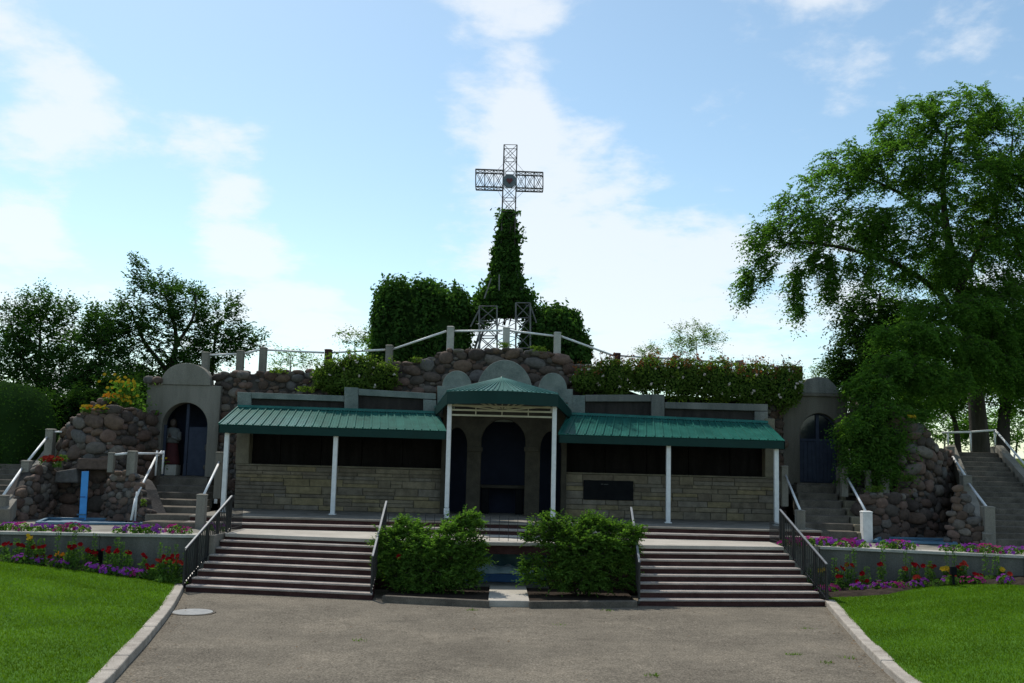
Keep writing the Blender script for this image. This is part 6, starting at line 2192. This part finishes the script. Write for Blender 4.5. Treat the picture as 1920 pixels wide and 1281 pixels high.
# small leafy ground plants in the beds
GP = clump_meshes('leaf_stalk', 130, 6, 0.2, 0.14, 'leaf_stalk', 0.03)[0]
for px, wall in [(x, WL) for x in (15, 40, 55, 70, 90, 115, 130, 150, 170, 200, 230, 255, 280, 300, 320, 335)] + [(x, WR) for x in (1560, 1580, 1610, 1632, 1665, 1700, 1730, 1760, 1790, 1830, 1860, 1890, 1915)]:
    x = P(px, 1060, 23.8).x
    Y = xat(wall, x) - random.uniform(0.5, 0.9)
    put_plant('leafy_clump', 'small leafy green clump without blooms in the bed %s' % ('before the vented wall' if px < 900 else 'on the elm side'), 'plant', 'green clumps in the beds', (x, Y, lawn_z(x, Y) + 0.02), (('foliage', GP),), random.uniform(0.7, 1.1))
# dark little lamp post in the elm side bed
lp = thing('garden_lamp', (P(1791, 1080, 24.4).x, 24.5, lawn_z(11.2, 24.5)), 'small dark garden lamp standing in the elm side bed', 'lamp')
q = lp.location
MB().tube((q.x, q.y, q.z), (q.x, q.y, q.z + 0.22), 0.03, 8).build('post', 'plaque_black', lp)
MB().box(q.x - 0.07, q.x + 0.07, q.y - 0.06, q.y + 0.06, q.z + 0.221, q.z + 0.42).build('lamp_head', 'plaque_black', lp, bevel=0.015)

# flowers on the rock walls
def flower_patch(label, px, py, Y, w, n, m, fr=0.06, h=0.14, lm='leaf_stalk', grp=None):
    c = P(px, py, Y)
    t = thing('flower_patch', c, label, 'flowers', grp)
    s = mpp(Y)
    pos = np.stack([rng.uniform(-1, 1, n * 7) * w * s, rng.normal(size=n * 7) * 0.08, rng.uniform(-0.4, 0.9, n * 7) * h], axis=1)
    link('foliage', leaf_mesh('foliage', leaf_quads(pos, 0.09, None, 0.7), lm), t)
    out = []
    for _ in range(n):
        out += petals(np.array([rng.uniform(-1, 1) * w * s, -0.06 + rng.normal() * 0.06, h * rng.uniform(0.5, 1.2)]), np.array([rng.normal() * 0.4, -0.7, 0.7]), fr, 6)
    link('blossoms', leaf_mesh('blossoms', np.array(out), m), t)


flower_patch('patch of orange flowers on the upper tier of small fieldstones', 218, 749, 32.2, 26, 26, 'petal_orange')
flower_patch('patch of yellow flowers at the outer end of the boulder wall top', 160, 771, 31.0, 8, 12, 'petal_yellow')
flower_patch('patch of yellow flowers at the middle of the boulder wall top', 192, 771, 31.0, 12, 16, 'petal_yellow')
flower_patch('patch of orange flowers between the yellow ones on the boulder wall', 175, 772, 31.0, 10, 9, 'petal_orange')
flower_patch('patch of coral red flowers at the foot of the boulder wall by the hedge stairs', 95, 871, 30.0, 19, 44, 'petal_coral', 0.065, 0.2)
flower_patch('tuft of yellow flowers on the tall dark wall under the elm', 1711, 790, 30.8, 8, 8, 'petal_yellow')
flower_patch('little yellow weed at the foot of the statue pedestal', 309, 876, 32.2, 8, 3, 'petal_yellow', 0.05, 0.25)
tsun = thing('yellow_daisy_bush', P(236, 775, 32.3), 'tall bush of yellow daisies beside the statue niche', 'shrub')
s = mpp(32.3)
pos = np.stack([rng.normal(size=900) * 15 * s, rng.normal(size=900) * 0.2, rng.uniform(0, 58, 900) * s], axis=1)
pos[:, 0] += np.where(pos[:, 2] < 20 * s, 0.22, 0.0)
link('foliage', leaf_mesh('foliage', leaf_quads(pos, 0.14, np.array([0, -0.2, 0.5]), 0.8, 0.5), 'leaf_shrub'), tsun)
out = []
for _ in range(44):
    out += petals(np.array([rng.normal() * 17 * s, -0.28 + rng.normal() * 0.1, rng.uniform(18, 72) * s]), np.array([rng.normal() * 0.4, -0.8, 0.6]), 0.062, 8)
link('blossoms', leaf_mesh('blossoms', np.array(out), 'petal_yellow'), tsun)
link('stem', stem_mesh([(rng.normal() * 0.2, rng.normal() * 0.1, rng.uniform(0.8, 1.2)) for _ in range(14)]), tsun)

# ================================================================== GRASS AND LITTER
def kerb_np(poly, y):
    py = np.array([p.y for p in poly])[::-1]
    px = np.array([p.x for p in poly])[::-1]
    return np.interp(y, py, px)


def lawn_blades(nm, label, poly, sgn, bed, n):
    y = rng.uniform(10.5, 25.0, n)
    e = rng.uniform(0, 1, n) * 11.0 - 0.04
    x = kerb_np(poly, y) + sgn * (0.225 + e)
    # inside the sight cone, on the lawn side of the bed
    bx_ = np.array([p.x for p in bed])
    by_ = np.array([p.y for p in bed])
    lim = np.interp(x, bx_, by_)
    ok = (y < lim + 0.03) & (np.abs(x) < 0.56 * y + 3.2)
    x, y, e = x[ok], y[ok], e[ok]
    h = np.where(e < 4, 0.115 * e, 0.46 + 0.05 * (e - 4))
    z = 0.125 + np.minimum(h, 0.75) + 0.012 * np.sin(x * 1.7 + y) * np.sin(y * 1.1 - x * 0.6)
    k = len(x)
    c = np.stack([x, y, z - 0.004], axis=1)
    a = rng.uniform(0, 6.28, k)
    ln = rng.uniform(0.022, 0.05, k)
    w = rng.uniform(0.004, 0.009, k)
    tilt = rng.normal(size=(k, 2)) * 0.018
    d = np.stack([np.cos(a), np.sin(a), np.zeros(k)], axis=1) * w[:, None]
    tip = c + np.stack([tilt[:, 0], tilt[:, 1], ln], axis=1)
    V = np.stack([c - d, c + d, tip], axis=1).reshape(-1, 3)
    o = quads_mesh(nm, V, k, 'grass_blade', None, 3)
    tag(o, label, 'grass', kind='stuff')


lawn_blades('grass', 'short mown grass of the lawn on the manhole side', KL, -1, BLp, 300000)
lawn_blades('grass', 'short mown grass of the lawn on the elm side', KR, 1, BRp, 300000)


def tuft(label, px, py, n=26, r=0.07, h=0.06):
    c = Gz(px, py, 0.0)
    q = np.array([c.x, c.y, 0.004]) + np.stack([rng.normal(size=n) * r, rng.normal(size=n) * r * 0.7, np.zeros(n)], axis=1)
    a = rng.uniform(0, 6.28, n)
    d = np.stack([np.cos(a), np.sin(a), np.zeros(n)], axis=1) * 0.008
    tip = q + np.stack([rng.normal(size=n) * 0.04, rng.normal(size=n) * 0.04, rng.uniform(0.3, 1, n) * h], axis=1)
    o = quads_mesh('weed_tuft', np.stack([q - d, q + d, tip], axis=1).reshape(-1, 3), n, 'grass_blade', None, 3)
    o.location = (0, 0, 0)
    tag(o, label, 'weed', 'weeds in the driveway cracks')


for px, py, n, lab in ((886, 1145, 30, 'green weed tuft in the driveway before the little path'), (1225, 1268, 40, 'weed tuft at the lower edge of the driveway'), (1553, 1244, 34, 'weed tuft in the driveway near the kerb on the elm side'),
                       (1593, 1235, 20, 'small weed tuft nearest the kerb on the elm side'), (1512, 1180, 22, 'faint weed tuft under the plaque-side flight'), (671, 1202, 24, 'weed tuft in the middle of the driveway'),
                       (1048, 1172, 14, 'tiny weed tuft before the path right of centre'), (1140, 1146, 22, 'weed tuft along the planter edge'), (1487, 1228, 30, 'low weed tuft left of the bigger elm-side tuft')):
    tuft(lab, px, py, n)
# fallen leaves and crumbs of debris on the asphalt and along the kerb
k = 240
yy = rng.uniform(12.5, 22.8, k)
xx = np.where(rng.uniform(size=k) < 0.45, np.where(rng.uniform(size=k) < 0.7, kerb_np(KR, yy) - np.abs(rng.normal(size=k)) * 0.22 - 0.03, kerb_np(KL, yy) + np.abs(rng.normal(size=k)) * 0.25 + 0.03), rng.uniform(-6.2, 6.2, k))
o = quads_mesh('leaf_litter', leaf_quads(np.stack([xx, yy, np.full(k, 0.02)], axis=1), 0.05, np.array([0, 0, 2.5]), 0.5, 0.6), k, 'dry_leaf')
tag(o, 'scattered dry leaves and crumbs on the driveway', 'debris', kind='stuff')


for px, py, Y, w, lab in ((945, 650, 32.6, 12, 'dry grass tuft at the foot of the post before the cross'), (575, 733, 32.3, 14, 'small green weeds at the parapet under the smaller rose bush'), (520, 697, 32.9, 14, 'weeds along the wall top below the long level pipe'),
                          (1010, 657, 32.6, 14, 'weeds on the crown wall before the smaller ivy mound'), (780, 678, 32.7, 10, 'weeds on the crown wall before the big ivy mound'), (120, 862, 30.6, 8, 'green weeds beside the coral flowers on the rocks'), (1700, 900, 30.4, 14, 'green weeds on the dark ledge under the elm'),
                          (1640, 920, 29.9, 18, 'green leaves trailing on the ledge behind the stub posts'), (1578, 905, 31.9, 10, 'leafy weeds beside the blue doors'), (270, 945, 28.3, 5, 'single green weed at the cobbles by the niche steps')):
    c = P(px, py, Y)
    t = thing('weed_clump', c, lab, 'weeds')
    n = int(w * 12)
    pos = np.stack([rng.normal(size=n) * w * mpp(Y) * 0.55, -0.08 + rng.normal(size=n) * 0.06, rng.uniform(-0.3, 1, n) * 0.13], axis=1)
    link('foliage', leaf_mesh('foliage', leaf_quads(pos, 0.10, np.array([0, -0.3, 0.4]), 0.8, 0.35), 'leaf_rose'), t)

# ================================================================== LABELS THAT COUNT ALONG A ROW
ORD = ['first', 'second', 'third', 'fourth', 'fifth', 'sixth', 'seventh', 'eighth', 'ninth', 'tenth', 'eleventh', 'twelfth', 'thirteenth', 'fourteenth', 'fifteenth',
       'sixteenth', 'seventeenth', 'eighteenth', 'nineteenth', 'twentieth', 'twenty-first', 'twenty-second', 'twenty-third', 'twenty-fourth', 'twenty-fifth', 'twenty-sixth', 'twenty-seventh', 'twenty-eighth']
rows = {}
for o in scene.objects:
    if o.parent is None and o.name.split('.')[0] in ('red_lily', 'petunia_clump', 'lily_stalk', 'leafy_clump', 'red_flower_bush'):
        row = (o.name.split('.')[0], 'ledge' if o.location.z > 1 else 'bed', 'magenta' in o['label'], o.location.x < 0)
        rows.setdefault(row, []).append(o)
for (nm, where, mag, left), objs in rows.items():
    objs.sort(key=lambda o: abs(o.location.x))
    what = {'red_lily': 'red lily', 'petunia_clump': ('magenta' if mag else 'purple') + ' petunia clump', 'lily_stalk': 'leafy lily stalk', 'leafy_clump': 'low bloomless green clump',
            'red_flower_bush': 'red bloom cluster'}[nm]
    side = 'the black railing on the manhole side' if left else 'the black railing on the elm side'
    for k, o in enumerate(objs):
        o['label'] = '%s %s from %s, %s' % (ORD[min(k, len(ORD) - 1)], what, side, 'on the wall ledge' if where == 'ledge' else 'in the bed')
